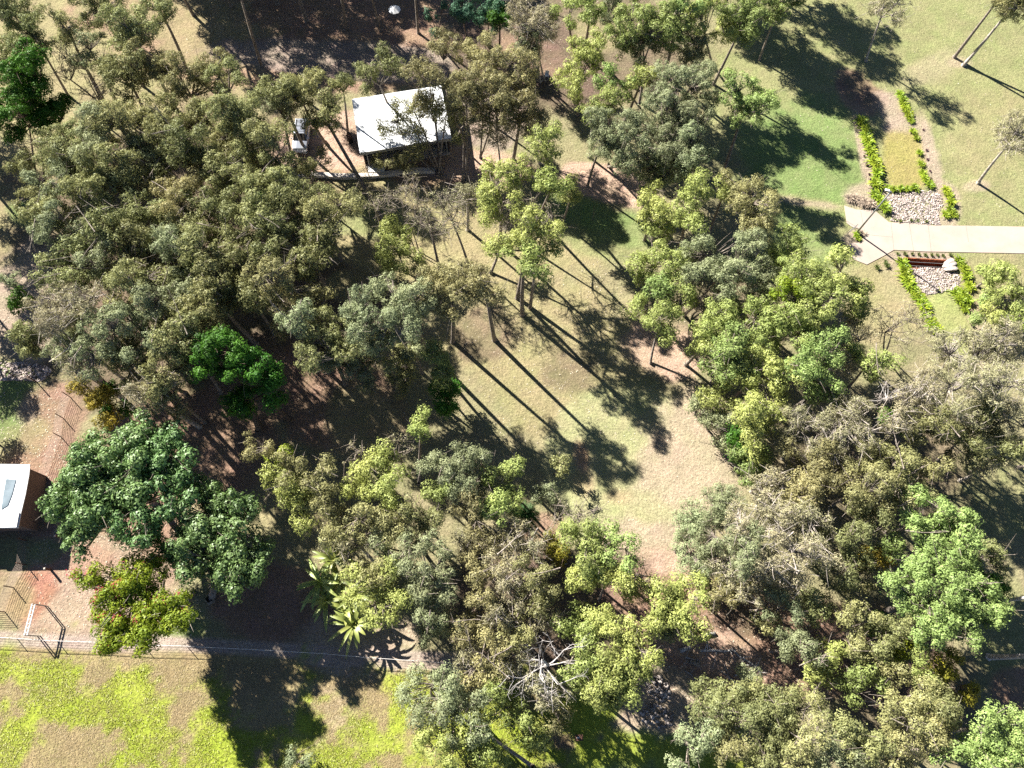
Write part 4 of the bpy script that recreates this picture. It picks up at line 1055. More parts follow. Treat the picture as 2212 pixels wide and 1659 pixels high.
# ------------------------------------------------------------------ trees
# kind, x, y, rx, ry, crown height, extras
T_ = [
 # far upper left
 ('o', 30, 25, 60, 50, 11, {}), ('o', 80, 75, 50, 45, 10, {}), ('o', 220, 25, 60, 45, 11, {}), ('o', 285, 70, 60, 60, 11, {}), ('o', 345, 20, 45, 40, 10, {}),
 ('k', 60, 165, 62, 58, 10, dict(base=(95, 400))), ('k', 20, 235, 60, 70, 8.5, dict(base=(80, 410))), ('k', 110, 245, 42, 60, 7, {}),
 ('x', 150, 130, 45, 60, 8, dict(base=(235, 240), trunks=2)), ('x', 190, 210, 40, 50, 6, {}),
 ('o', 265, 160, 52, 55, 10, {}), ('o', 330, 130, 50, 45, 10, {}), ('O', 385, 170, 55, 50, 10, {}), ('o', 450, 150, 48, 45, 10, {}), ('o', 490, 165, 35, 50, 10, {}),
 ('o', 540, 230, 55, 45, 11, {}), ('o', 600, 195, 38, 42, 10, {}), ('o', 650, 175, 45, 45, 10, {}), ('s', 600, 225, 45, 40, 8, {}),
 ('o', 690, 262, 34, 34, 8, dict(base=(833, 487), tr=.3)), ('o', 630, 215, 30, 30, 8, {}), ('O', 660, 225, 24, 24, 8, {}), ('o', 728, 230, 34, 40, 9, {}),
 ('o', 770, 165, 30, 30, 9, {}), ('o', 835, 140, 32, 40, 9, dict(base=(850, 255))), ('o', 800, 165, 25, 25, 8, {}), ('o', 735, 190, 26, 26, 8, {}),
 # behind and over the shed
 ('o', 965, 100, 36, 38, 10, {}), ('o', 1010, 115, 30, 30, 9, {}), ('O', 1070, 130, 55, 45, 11, {}), ('O', 1125, 150, 40, 50, 10, {}),
 ('O', 925, 160, 62, 52, 11, dict(base=(952, 380), trunks=4)), ('O', 1000, 195, 50, 45, 10, dict(base=(1002, 396), trunks=2)), ('O', 900, 235, 46, 56, 7, dict(base=(948, 378), trunks=4, quality=.55)), ('O', 850, 280, 30, 40, 5, dict(quality=.45)), ('O', 950, 250, 34, 44, 8, dict(quality=.8)),
 ('O', 1060, 210, 60, 50, 10, dict(base=(1043, 340), trunks=2)), ('O', 1125, 235, 55, 55, 9, dict(base=(1108, 345))), ('d', 1155, 270, 40, 45, 7, {}), ('d', 1075, 285, 45, 40, 6, {}),
 ('O', 1035, 235, 28, 28, 7, {}), ('o', 990, 260, 30, 45, 6, {}),
 ('O', 868, 350, 28, 26, 3, {}), ('O', 815, 345, 22, 18, 2.4, {}), ('x', 790, 385, 26, 30, 3, {}), ('o', 905, 325, 22, 22, 3, {}), ('O', 655, 380, 45, 30, 6, {}), ('o', 700, 335, 16, 18, 5, {}),
 # thinner trees below the shed
 ('x', 880, 430, 60, 50, 7, dict(trunks=2, base=(905, 545))), ('x', 985, 455, 50, 60, 9, dict(base=(1015, 582))), ('x', 930, 470, 50, 55, 8, dict(base=(950, 580))), ('d', 1010, 420, 34, 30, 8, {}), ('x', 800, 430, 24, 36, 6, dict(base=(825, 500))),
 ('y', 845, 510, 38, 45, 4.5, {}), ('y', 880, 560, 40, 35, 3.6, {}), ('y', 835, 560, 30, 30, 3, {}), ('x', 1090, 460, 50, 50, 8, dict(base=(1060, 590))), ('x', 1170, 460, 40, 50, 7, {}),
 # lime column in the upper middle
 ('y', 1185, 305, 50, 40, 12, dict(base=(1190, 380))), ('y', 1085, 385, 48, 40, 12, {}), ('y', 1120, 360, 34, 28, 12, {}), ('y', 1075, 440, 48, 36, 12, {}), ('y', 1195, 400, 42, 36, 12, dict(base=(1165, 470))), ('y', 1235, 415, 26, 26, 7, {}),
 ('y', 1130, 490, 50, 40, 12, {}), ('y', 1185, 505, 40, 34, 12, {}), ('y', 1085, 525, 34, 28, 12, {}), ('y', 1130, 550, 40, 32, 12, {}), ('g', 1150, 590, 36, 34, 12, dict(base=(1145, 665))),
 # top middle
 ('t', 945, 35, 22, 55, 6, {}), ('t', 1000, 15, 30, 40, 6, {}), ('t', 1050, 20, 36, 45, 6, {}), ('k', 1085, 30, 28, 40, 6, {}),
 ('d', 1130, 40, 45, 40, 9, {}), ('d', 1170, 55, 45, 60, 8, dict(base=(1172, 176), trunks=4)), ('s', 1140, 90, 40, 35, 7, {}),
 ('y', 1225, 15, 30, 40, 9, dict(base=(1236, 99))), ('y', 1275, 20, 32, 30, 10, dict(base=(1266, 88))), ('s', 1310, 30, 36, 45, 8, {}),
 # top right group
 ('y', 1255, 125, 42, 35, 9, {}), ('y', 1240, 175, 34, 40, 8, {}), ('y', 1290, 105, 32, 28, 9, {}), ('g', 1305, 165, 26, 24, 9, {}), ('y', 1380, 160, 30, 22, 9, {}), ('g', 1360, 190, 22, 28, 8, {}),
 ('y', 1315, 215, 40, 26, 9, {}), ('y', 1280, 240, 24, 26, 8, {}), ('s', 1315, 285, 60, 50, 9, dict(base=(1314, 358))), ('s', 1370, 320, 62, 58, 8, {}), ('s', 1400, 375, 40, 30, 5, {}), ('s', 1290, 315, 30, 30, 7, {}),
 ('s', 1450, 160, 55, 50, 10, {}), ('s', 1430, 215, 50, 45, 10, {}), ('s', 1475, 270, 60, 50, 9, {}), ('s', 1440, 320, 55, 50, 8, {}), ('s', 1500, 330, 50, 55, 8, {}), ('s', 1460, 375, 60, 35, 6, {}),
 ('g', 1370, 40, 55, 45, 10, {}), ('g', 1435, 60, 55, 50, 10, {}), ('g', 1345, 90, 36, 38, 9, {}), ('g', 1480, 20, 50, 40, 11, {}), ('s', 1400, 110, 50, 40, 8, {}), ('s', 1500, 95, 46, 50, 8, {}),
 ('y', 1520, 20, 40, 36, 11, {}), ('g', 1580, 15, 40, 36, 11, {}), ('g', 1635, 25, 36, 45, 11, {}), ('y', 1562, 65, 32, 24, 9, dict(base=(1540, 138))), ('g', 1610, 70, 30, 26, 9, {}),
 ('s', 1515, 175, 46, 48, 9, {}), ('s', 1510, 255, 40, 40, 8, {}), ('g', 1605, 200, 42, 38, 10, dict(base=(1556, 394))), ('g', 1640, 220, 45, 36, 10, {}), ('g', 1595, 245, 30, 34, 8, {}),
 ('O', 130, 55, 40, 36, 11, {}), ('o', 120, 320, 46, 48, 9, {}), ('o', 175, 300, 45, 45, 10, {}), ('s', 150, 375, 45, 45, 9, {}), ('o', 60, 350, 36, 30, 6, {}), ('o', 20, 130, 40, 40, 9, {}), ('s', 190, 100, 40, 40, 9, {}),
 ('O', 1845, 1330, 46, 38, 7, {}), ('o', 1905, 1385, 44, 38, 6, {}), ('O', 1860, 1390, 40, 34, 6, {}), ('o', 1950, 1350, 40, 40, 5, {}), ('O', 1660, 1345, 36, 26, 5, {}), ('s', 1610, 1455, 26, 22, 3, {}), ('O', 1930, 1470, 40, 34, 6, {}),
 ('o', 1210, 1000, 22, 18, 3, {}), ('s', 1180, 1070, 30, 26, 6, {}), ('d', 1090, 1330, 40, 34, 8, dict(bare=2)), ('O', 730, 1130, 40, 40, 7, {}), ('d', 700, 1150, 30, 30, 5, {}),
 ('k', 560, 470, 36, 36, 5, {}), ('k', 300, 560, 40, 40, 4, {}), ('k', 420, 600, 40, 40, 4, {}),
 # middle right, below the lawn
 ('y', 1505, 410, 42, 36, 9, {}), ('y', 1500, 465, 45, 42, 9, {}), ('y', 1410, 455, 32, 50, 8, {}), ('y', 1425, 500, 40, 30, 7, {}), ('y', 1400, 415, 22, 26, 7, {}), ('y', 1555, 410, 32, 24, 8, {}),
 ('O', 1590, 415, 45, 30, 9, {}), ('O', 1645, 440, 52, 45, 10, dict(base=(1610, 548))), ('O', 1640, 495, 48, 36, 9, {}), ('g', 1705, 535, 45, 34, 6, {}), ('g', 1680, 560, 50, 30, 6, {}),
 ('y', 1400, 575, 40, 34, 7, {}), ('y', 1450, 565, 50, 40, 8, {}), ('g', 1425, 615, 46, 34, 8, {}), ('y', 1385, 665, 34, 26, 7, {}), ('y', 1435, 690, 50, 42, 8, dict(base=(1405, 785))), ('y', 1480, 640, 40, 40, 8, {}),
 ('s', 1510, 560, 52, 48, 8, {}), ('s', 1570, 590, 60, 55, 9, {}), ('s', 1620, 560, 48, 45, 9, {}), ('s', 1640, 610, 52, 40, 8, {}), ('g', 1700, 590, 40, 30, 7, {}), ('x', 1510, 640, 40, 60, 6, {}),
 ('y', 1740, 590, 62, 40, 10, {}), ('y', 1815, 590, 60, 34, 10, {}), ('y', 1850, 635, 42, 45, 9, {}), ('y', 1775, 640, 62, 45, 10, {}), ('f', 1720, 645, 45, 34, 9, {}), ('y', 1845, 680, 32, 24, 7, {}),
 ('y', 1665, 680, 55, 45, 9, {}), ('y', 1585, 680, 40, 45, 9, {}), ('y', 1640, 720, 48, 40, 9, {}), ('y', 1545, 700, 36, 36, 8, {}), ('y', 1520, 735, 36, 34, 7, {}), ('g', 1595, 755, 60, 46, 9, {}), ('g', 1560, 790, 45, 36, 8, {}),
 ('y', 1720, 710, 50, 45, 9, {}), ('g', 1770, 745, 55, 42, 9, {}), ('g', 1745, 790, 46, 36, 9, {}), ('y', 1650, 795, 50, 36, 9, {}), ('y', 1600, 810, 45, 36, 8, {}), ('y', 1695, 815, 40, 36, 8, {}),
 ('y', 1885, 780, 52, 38, 8, dict(bare=2)), ('g', 1785, 835, 48, 40, 8, {}), ('x', 1925, 700, 60, 50, 7, dict(base=(1905, 765), trunks=2)), ('d', 1845, 720, 40, 40, 7, {}), ('d', 1830, 780, 40, 40, 7, {}),
 ('s', 1520, 880, 44, 32, 3.2, {}), ('y', 1560, 860, 45, 34, 5, {}), ('y', 1625, 885, 55, 40, 9, {}), ('y', 1690, 880, 40, 36, 8, {}), ('y', 1640, 935, 52, 40, 8, {}), ('s', 1560, 920, 40, 40, 3.6, {}), ('k', 1590, 960, 40, 34, 3.5, {}), ('g', 1625, 985, 45, 40, 4.5, {}), ('g', 1610, 1020, 34, 24, 3, {}),
 ('w', 1915, 850, 50, 36, 8, {}), ('k', 1925, 915, 36, 22, 6, {}), ('d', 1840, 890, 50, 45, 8, dict(bare=2)), ('d', 1750, 925, 50, 50, 8, {}), ('w', 1790, 905, 36, 50, 7, {}),
 # lime shrubs right of the swale
 ('y', 2125, 600, 26, 20, 2, {}), ('y', 2165, 590, 34, 24, 2.6, {}), ('y', 2200, 640, 36, 30, 3, {}), ('y', 2150, 635, 20, 16, 2, {}), ('y', 2145, 680, 30, 20, 2.2, {}), ('y', 2195, 695, 34, 24, 2.6, {}), ('g', 2125, 655, 12, 12, 1.4, {}), ('g', 2107, 690, 18, 15, 1.5, {}),
 # dun mass on the right
 ('d', 2050, 745, 50, 40, 9, {}), ('d', 2110, 760, 52, 45, 9, {}), ('d', 2175, 740, 52, 45, 9, {}), ('d', 2060, 810, 52, 45, 10, {}), ('d', 2130, 830, 60, 50, 10, {}), ('d', 2200, 815, 48, 55, 9, {}), ('d', 1995, 850, 50, 48, 9, {}),
 ('d', 2060, 880, 52, 45, 9, {}), ('o', 2130, 900, 52, 42, 8, {}), ('d', 2195, 900, 46, 42, 8, {}), ('d', 1950, 900, 50, 45, 9, {}), ('o', 2010, 930, 55, 45, 9, dict(bare=2)), ('o', 2090, 960, 48, 40, 8, {}), ('o', 2190, 970, 40, 36, 7, {}), ('d', 2150, 1010, 40, 30, 6, {}),
 ('d', 1820, 960, 55, 48, 8, dict(bare=2)), ('o', 1885, 975, 52, 45, 8, {}), ('O', 1735, 990, 55, 48, 8, {}), ('O', 1800, 1025, 55, 48, 8, dict(bare=2)), ('O', 1870, 1040, 55, 45, 9, {}), ('O', 1940, 1010, 52, 45, 9, dict(bare=3)), ('d', 1670, 1045, 45, 40, 7, {}), ('O', 1730, 1070, 55, 45, 8, {}),
 ('o', 1960, 1070, 45, 40, 8, dict(bare=3)), ('O', 2020, 1010, 40, 34, 8, {}), ('O', 1890, 1095, 50, 40, 8, {}),
 # broad light green tree at lower right
 ('g', 2010, 1110, 50, 36, 9, dict(lobes=[(1975, 1085, 34), (2030, 1090, 40), (2055, 1130, 44), (2090, 1150, 36), (2080, 1180, 30), (2010, 1150, 40), (1975, 1130, 30)], bare=1)),
 ('g', 2030, 1290, 60, 60, 9, dict(lobes=[(1995, 1210, 42), (2045, 1215, 50), (2095, 1240, 42), (1960, 1260, 42), (2015, 1270, 55), (2075, 1290, 52), (2125, 1300, 40), (1985, 1320, 46), (2040, 1340, 52), (2095, 1350, 40), (2000, 1370, 36), (2150, 1320, 30), (1930, 1265, 28)], bare=2, tr=.32)),
 ('o', 2145, 1200, 36, 50, 5, {}), ('k', 2130, 1260, 40, 40, 4, {}),
 # pale sage mass
 ('s', 1490, 1130, 50, 42, 4, {}), ('s', 1560, 1090, 60, 48, 6, {}), ('d', 1620, 1120, 60, 50, 9, {}), ('s', 1545, 1160, 60, 50, 6, {}), ('d', 1690, 1130, 60, 52, 9, dict(bare=2)), ('s', 1610, 1190, 60, 50, 9, {}), ('d', 1755, 1130, 55, 48, 9, {}), ('d', 1680, 1200, 60, 50, 9, dict(bare=2)), ('d', 1750, 1190, 58, 50, 9, dict(bare=2)),
 ('s', 1500, 1200, 45, 40, 4, {}), ('d', 1640, 1260, 55, 42, 8, dict(bare=1)), ('d', 1710, 1260, 55, 42, 8, dict(bare=2)), ('s', 1690, 1310, 45, 30, 7, {}), ('d', 1560, 1230, 45, 40, 7, {}), ('o', 1800, 1240, 50, 40, 7, {}), ('o', 1830, 1180, 52, 46, 7, {}), ('o', 1860, 1120, 40, 40, 7, {}), ('o', 1770, 1300, 45, 36, 6, {}),
 ('v', 1568, 1262, 24, 20, 4, {}), ('v', 1890, 1215, 34, 30, 5, {}), ('v', 1600, 1285, 22, 22, 3.5, {}), ('g', 1920, 1180, 34, 30, 6, {}), ('O', 1860, 1250, 36, 30, 5, {}),
 # lower right
 ('s', 1750, 1410, 50, 42, 7, dict(bare=2)), ('s', 1700, 1395, 36, 34, 6, {}), ('y', 1780, 1450, 38, 34, 6, {}), ('y', 1800, 1400, 30, 30, 5, {}), ('g', 1885, 1440, 46, 36, 6, {}), ('g', 1850, 1490, 40, 36, 5, {}), ('k', 1905, 1345, 40, 30, 3, {}),
 ('v', 2045, 1440, 42, 36, 5, {}), ('v', 2075, 1480, 34, 36, 4, {}), ('y', 1985, 1450, 45, 36, 5.5, {}), ('f', 1960, 1400, 26, 24, 4, {}), ('O', 2010, 1490, 40, 36, 6, {}),
 ('o', 1930, 1530, 52, 42, 8, {}), ('O', 1985, 1545, 55, 46, 8, dict(bare=1)), ('o', 2050, 1530, 46, 42, 8, {}), ('O', 1960, 1600, 55, 45, 8, dict(bare=2)), ('o', 2030, 1590, 50, 45, 8, {}), ('O', 1920, 1640, 45, 34, 7, {}), ('g', 2115, 1580, 52, 45, 9, {}), ('g', 2180, 1570, 48, 45, 9, {}), ('g', 2150, 1630, 58, 42, 9, {}), ('g', 2205, 1640, 40, 36, 8, {}), ('g', 2070, 1640, 48, 36, 8, {}),
 ('o', 1525, 1500, 36, 40, 5, {}), ('o', 1610, 1500, 45, 36, 7, {}), ('O', 1670, 1510, 50, 42, 8, {}), ('o', 1725, 1525, 48, 42, 8, {}), ('o', 1545, 1550, 55, 48, 8, {}), ('O', 1610, 1560, 55, 45, 8, {}), ('o', 1670, 1580, 55, 45, 8, {}), ('O', 1745, 1590, 58, 46, 9, dict(bare=1)), ('o', 1810, 1570, 52, 45, 8, {}), ('s', 1520, 1610, 45, 40, 7, {}),
 ('O', 1580, 1625, 52, 42, 8, {}), ('o', 1650, 1635, 52, 40, 8, dict(bare=1)), ('o', 1720, 1645, 50, 36, 8, {}), ('s', 1800, 1635, 55, 40, 8, {}), ('o', 1860, 1600, 50, 45, 8, {}), ('s', 1860, 1650, 40, 30, 7, {}), ('s', 1475, 1650, 36, 24, 6, {}),
 # bottom middle
 ('O', 780, 1130, 52, 42, 8, {}), ('O', 840, 1120, 50, 42, 8, {}), ('o', 905, 1120, 50, 45, 8, {}), ('d', 770, 1180, 50, 42, 7, {}), ('s', 850, 1175, 50, 40, 8, {}), ('s', 900, 1180, 48, 40, 8, {}), ('O', 805, 1230, 52, 42, 8, {}),
 ('y', 780, 1265, 48, 42, 8, {}), ('y', 850, 1265, 46, 45, 8, {}), ('y', 825, 1320, 42, 40, 7, {}), ('s', 930, 1215, 46, 36, 9, {}), ('s', 960, 1255, 36, 32, 8, {}), ('s', 915, 1265, 40, 36, 8, {}), ('s', 930, 1315, 42, 34, 7, dict(bare=1)), ('s', 965, 1340, 36, 36, 6, {}), ('s', 925, 1370, 26, 24, 5, {}),
 ('O', 1010, 1105, 50, 42, 8, {}), ('y', 1060, 1105, 42, 36, 8, {}), ('g', 1100, 1080, 30, 28, 7, {}), ('O', 1045, 1155, 46, 42, 8, {}), ('d', 1005, 1175, 36, 36, 6, {}), ('d', 1100, 1155, 46, 42, 7, dict(bare=2)), ('d', 1150, 1175, 42, 40, 7, dict(bare=2)), ('O', 1030, 1225, 42, 42, 8, {}), ('d', 1085, 1215, 50, 45, 8, dict(bare=3)), ('O', 1140, 1235, 45, 42, 8, dict(bare=2)), ('O', 1045, 1285, 42, 40, 8, {}), ('d', 1100, 1280, 46, 42, 8, dict(bare=3)), ('O', 1150, 1290, 42, 40, 8, {}), ('d', 1180, 1340, 40, 36, 6, {}),
 ('x', 1215, 1115, 50, 40, 7, dict(base=(1222, 1215))), ('x', 1270, 1110, 36, 30, 6, {}), ('y', 1260, 1165, 42, 40, 8, {}), ('g', 1310, 1165, 42, 42, 8, {}), ('g', 1350, 1205, 40, 36, 8, {}), ('y', 1280, 1215, 42, 40, 8, {}), ('y', 1330, 1255, 48, 36, 8, {}), ('y', 1270, 1260, 36, 36, 7, {}), ('x', 1390, 1240, 30, 40, 6, {}), ('y', 1380, 1275, 24, 24, 6, {}), ('v', 1195, 1190, 30, 30, 5, {}),
 ('y', 1430, 1300, 45, 40, 7, {}), ('y', 1470, 1270, 42, 40, 7, {}), ('y', 1500, 1320, 50, 40, 8, {}), ('y', 1410, 1340, 40, 36, 7, {}), ('O', 1545, 1300, 40, 36, 6, {}), ('s', 1450, 1350, 36, 30, 6, {}),
 ('O', 1015, 1350, 42, 36, 7, dict(bare=2)), ('O', 1065, 1355, 45, 40, 8, dict(bare=2)), ('O', 1110, 1370, 45, 40, 7, dict(bare=1)), ('d', 1010, 1410, 42, 36, 6, {}), ('O', 1065, 1420, 46, 36, 7, dict(bare=2)), ('d', 1120, 1440, 42, 40, 6, {}), ('O', 1035, 1465, 42, 36, 6, {}), ('d', 1170, 1500, 42, 45, 6, {}), ('O', 1200, 1545, 36, 30, 5, {}), ('d', 1230, 1480, 30, 36, 5, {}),
 ('y', 1240, 1345, 42, 34, 7, {}), ('y', 1290, 1340, 42, 36, 7, {}), ('y', 1335, 1365, 45, 36, 8, {}), ('y', 1380, 1400, 42, 36, 8, {}), ('y', 1265, 1400, 45, 36, 7, dict(bare=1)), ('y', 1320, 1425, 45, 38, 8, {}), ('y', 1375, 1450, 36, 32, 7, {}), ('y', 1255, 1450, 40, 36, 7, {}), ('y', 1300, 1480, 42, 34, 8, {}), ('y', 1350, 1485, 34, 30, 7, {}), ('y', 1315, 1515, 32, 24, 6, {}),
 ('s', 895, 1490, 42, 36, 7, {}), ('s', 955, 1480, 46, 38, 8, {}), ('s', 1010, 1505, 46, 40, 8, {}), ('y', 1070, 1520, 42, 36, 7, {}), ('s', 920, 1540, 46, 38, 8, {}), ('s', 980, 1560, 48, 38, 8, dict(base=(1150, 1655))), ('s', 1045, 1570, 42, 36, 8, {}), ('y', 930, 1595, 46, 40, 8, {}), ('y', 990, 1620, 50, 40, 8, {}), ('y', 1055, 1620, 46, 38, 7, {}), ('y', 1020, 1660, 46, 24, 7, {}), ('y', 1120, 1560, 36, 30, 6, {}),
 ('s', 630, 1640, 42, 16, 1.2, {}), ('y', 1160, 1590, 34, 28, 5, {}),
 # middle: lone and mixed trees round the dark gap
 ('s', 790, 655, 55, 42, 13, {}), ('s', 840, 630, 55, 40, 13, {}), ('s', 800, 705, 58, 42, 13, {}), ('s', 860, 690, 55, 45, 13, {}), ('s', 905, 640, 50, 42, 13, {}), ('O', 955, 610, 55, 36, 13, {}), ('O', 1010, 605, 52, 38, 13, {}), ('O', 1050, 625, 48, 36, 13, {}), ('O', 965, 655, 55, 34, 13, {}), ('s', 760, 760, 55, 45, 9, {}), ('o', 830, 760, 55, 45, 8, {}), ('s', 885, 755, 30, 40, 7, {}), ('o', 870, 805, 50, 36, 6, {}), ('s', 780, 810, 45, 36, 7, {}),
 ('g', 942, 765, 36, 26, 8, dict(quality=1.2)), ('g', 950, 800, 34, 30, 7, {}), ('k', 960, 850, 45, 40, 4, {}),
 ('k', 455, 745, 36, 40, 12, {}), ('k', 500, 740, 36, 34, 12, {}), ('k', 440, 790, 38, 34, 11, {}), ('k', 500, 800, 45, 42, 12, dict(base=(560, 930), tr=.4)), ('k', 560, 800, 45, 45, 11, {}), ('k', 590, 850, 40, 42, 9, {}), ('k', 530, 860, 50, 34, 8, {}),
 ('v', 205, 850, 45, 42, 5, {}), ('v', 225, 895, 42, 36, 4.5, {}), ('k', 250, 860, 30, 40, 3, {}),
 ('b', 230, 1010, 60, 60, 10, dict(lobes=[(180, 1010, 42), (150, 1060, 45), (215, 975, 42), (200, 1040, 55), (150, 1110, 42), (250, 1000, 45), (260, 1060, 45), (190, 1120, 45), (240, 1110, 40), (280, 960, 42), (170, 1160, 30), (300, 930, 34), (230, 1030, 45), (280, 1010, 42), (225, 1085, 40), (130, 1080, 34), (290, 1060, 36)], tr=.4)),
 ('b', 330, 1000, 60, 60, 10, dict(lobes=[(330, 945, 40), (370, 985, 38), (320, 1000, 42), (360, 1040, 34), (400, 1060, 34), (300, 1090, 34), (290, 1140, 36), (350, 1120, 30)])),
 ('b', 470, 1130, 60, 60, 8, dict(lobes=[(470, 1080, 34), (420, 1120, 42), (500, 1110, 42), (455, 1150, 45), (520, 1160, 45), (410, 1180, 42), (470, 1210, 46), (530, 1210, 40), (430, 1235, 36), (500, 1245, 36)], base=(455, 1295), tr=.4)),
 ('k', 320, 1165, 42, 36, 6, {}), ('b', 345, 1210, 34, 34, 6, {}), ('b', 430, 1050, 34, 24, 5, {}),
 ('f', 290, 1300, 60, 60, 8.5, dict(lobes=[(195, 1245, 24), (240, 1260, 34), (270, 1290, 38), (230, 1310, 34), (310, 1270, 34), (330, 1310, 36), (280, 1340, 40), (240, 1360, 34), (340, 1350, 36), (300, 1385, 36), (250, 1385, 26), (375, 1300, 32), (390, 1340, 30), (280, 1230, 28), (330, 1230, 24)], red=True)),
 ('x', 400, 1290, 30, 40, 4, {}),
 ('O', 560, 965, 42, 30, 7, {}), ('f', 605, 985, 36, 26, 6, {}), ('y', 590, 1040, 34, 36, 8, {}), ('O', 635, 1015, 42, 36, 9, {}), ('y', 640, 1060, 42, 38, 8, {}), ('O', 695, 1030, 40, 34, 9, {}), ('y', 660, 1100, 36, 38, 7, {}), ('O', 700, 1080, 40, 36, 8, {}),
 ('y', 905, 915, 26, 32, 9, dict(base=(905, 1045))), ('y', 830, 985, 26, 18, 8, {}), ('y', 800, 1010, 34, 30, 8, {}), ('y', 850, 1030, 42, 34, 9, {}), ('y', 780, 1050, 40, 34, 8, {}), ('y', 830, 1075, 42, 34, 8, {}), ('x', 870, 970, 40, 40, 7, {}), ('x', 760, 985, 24, 30, 6, {}),
 ('s', 945, 1020, 40, 34, 9, {}), ('s', 1000, 990, 34, 26, 9, {}), ('s', 1035, 985, 32, 26, 9, {}), ('s', 1000, 1040, 42, 36, 9, {}), ('g', 1085, 1030, 40, 32, 8, {}), ('g', 1120, 1000, 14, 18, 8, {}), ('g', 960, 1060, 36, 30, 8, {}), ('s', 1050, 1055, 36, 30, 7, {}),
 # left edge
 ('s', 14, 605, 24, 26, 6, {}), ('k', 40, 655, 22, 22, 4, {}), ('o', 45, 725, 34, 32, 7, {}), ('o', 60, 760, 22, 22, 6, {}), ('x', 55, 300, 40, 40, 5, {}), ('O', 60, 430, 34, 30, 5, {}),
 ('x', 1880, 30, 0, 0, 0, {}) ,
]
T_ = T_[:-1]
# the olive mass on the left is a regular stand: list its crowns row by row
stand = []
POLY = [(100, 330), (190, 260), (300, 215), (420, 215), (560, 275), (600, 290), (650, 385), (735, 430), (725, 500), (690, 560), (610, 570), (600, 600), (700, 640), (745, 700), (720, 790), (650, 740), (600, 700), (420, 710), (400, 830), (370, 890), (280, 870), (265, 800), (130, 800), (80, 700), (95, 600), (110, 540), (80, 470)]
def inside(x, y): return bool(in_poly(np.array([x]), np.array([y]), POLY)[0])
yy = 250
rowi = 0
while yy < 900:
    xx = 85 + (rowi % 2) * 29
    while xx < 760:
        x1, y1 = xx + random.uniform(-13, 13), yy + random.uniform(-12, 12)
        if inside(x1, y1):
            u = random.random()
            kd = 'o'
            if x1 < 330 and y1 > 640: kd = 's' if u < .3 else ('d' if u < .6 else ('O' if u < .8 else 'o'))
            elif y1 > 560: kd = 'O' if u < .3 else ('s' if u < .45 else 'o')
            elif x1 < 380: kd = 's' if u < .3 else ('O' if u < .45 else 'o')
            elif u < .2: kd = 'O'
            r = random.uniform(36, 52)
            stand.append((kd, x1, y1, r, r * random.uniform(.85, 1.15), random.uniform(9.0, 12.5), dict(bare=random.choice([0, 0, 1, 2, 3]) if 330 < y1 else 0)))
        xx += 58
    yy += 50; rowi += 1
T_ += stand
# crowns growing from one stem: neighbours of a kind are lobes of one tree
def join_crowns(T, reach=74, most=3):
    ok = {'o': 'oO', 'O': 'Oo', 's': 's', 'd': 'd', 'y': 'y', 'g': 'g', 'k': 'k', 't': '', 'x': '', 'v': 'v', 'b': '', 'f': '', 'w': ''}
    used = [False] * len(T); res = []
    order = sorted(range(len(T)), key=lambda i: -T[i][3])
    for i in order:
        if used[i]: continue
        used[i] = True; a = T[i]
        if 'lobes' in a[6] or a[3] < 26: res.append(a); continue
        mem = [a]
        cand = sorted((math.hypot(T[j][1] - a[1], T[j][2] - a[2]), j) for j in range(len(T)) if not used[j] and T[j][0] in ok[a[0]] and 'lobes' not in T[j][6] and not ('base' in T[j][6] and 'base' in a[6]) and abs(T[j][5] - a[5]) < 3.2)
        for d_, j in cand[:most - 1]:
            if d_ > reach: break
            mem.append(T[j]); used[j] = True
        ex = {}
        for q in mem:
            for kk_, vv in q[6].items():
                if kk_ == 'bare': ex['bare'] = ex.get('bare', 0) + vv
                elif kk_ not in ex: ex[kk_] = vv
        if len(mem) == 1: res.append((a[0], a[1], a[2], a[3], a[4], a[5], ex)); continue
        z = sum(q[5] for q in mem) / len(mem)
        ex['lobes'] = [(q[1], q[2], (q[3] + q[4]) / 2 * 1.08, q[5] - z + random.uniform(-.6, .6)) for q in mem]
        cx_ = sum(q[1] for q in mem) / len(mem); cy_ = sum(q[2] for q in mem) / len(mem)
        res.append((a[0], cx_, cy_, a[3], a[4], z, ex))
    return res
T_ = join_crowns(T_)
print('crowns joined', len(T_))
for k_, x_, y_, rx_, ry_, z_, ex in T_:
    make_tree(k_, x_, y_, rx_, ry_, z_, **ex)

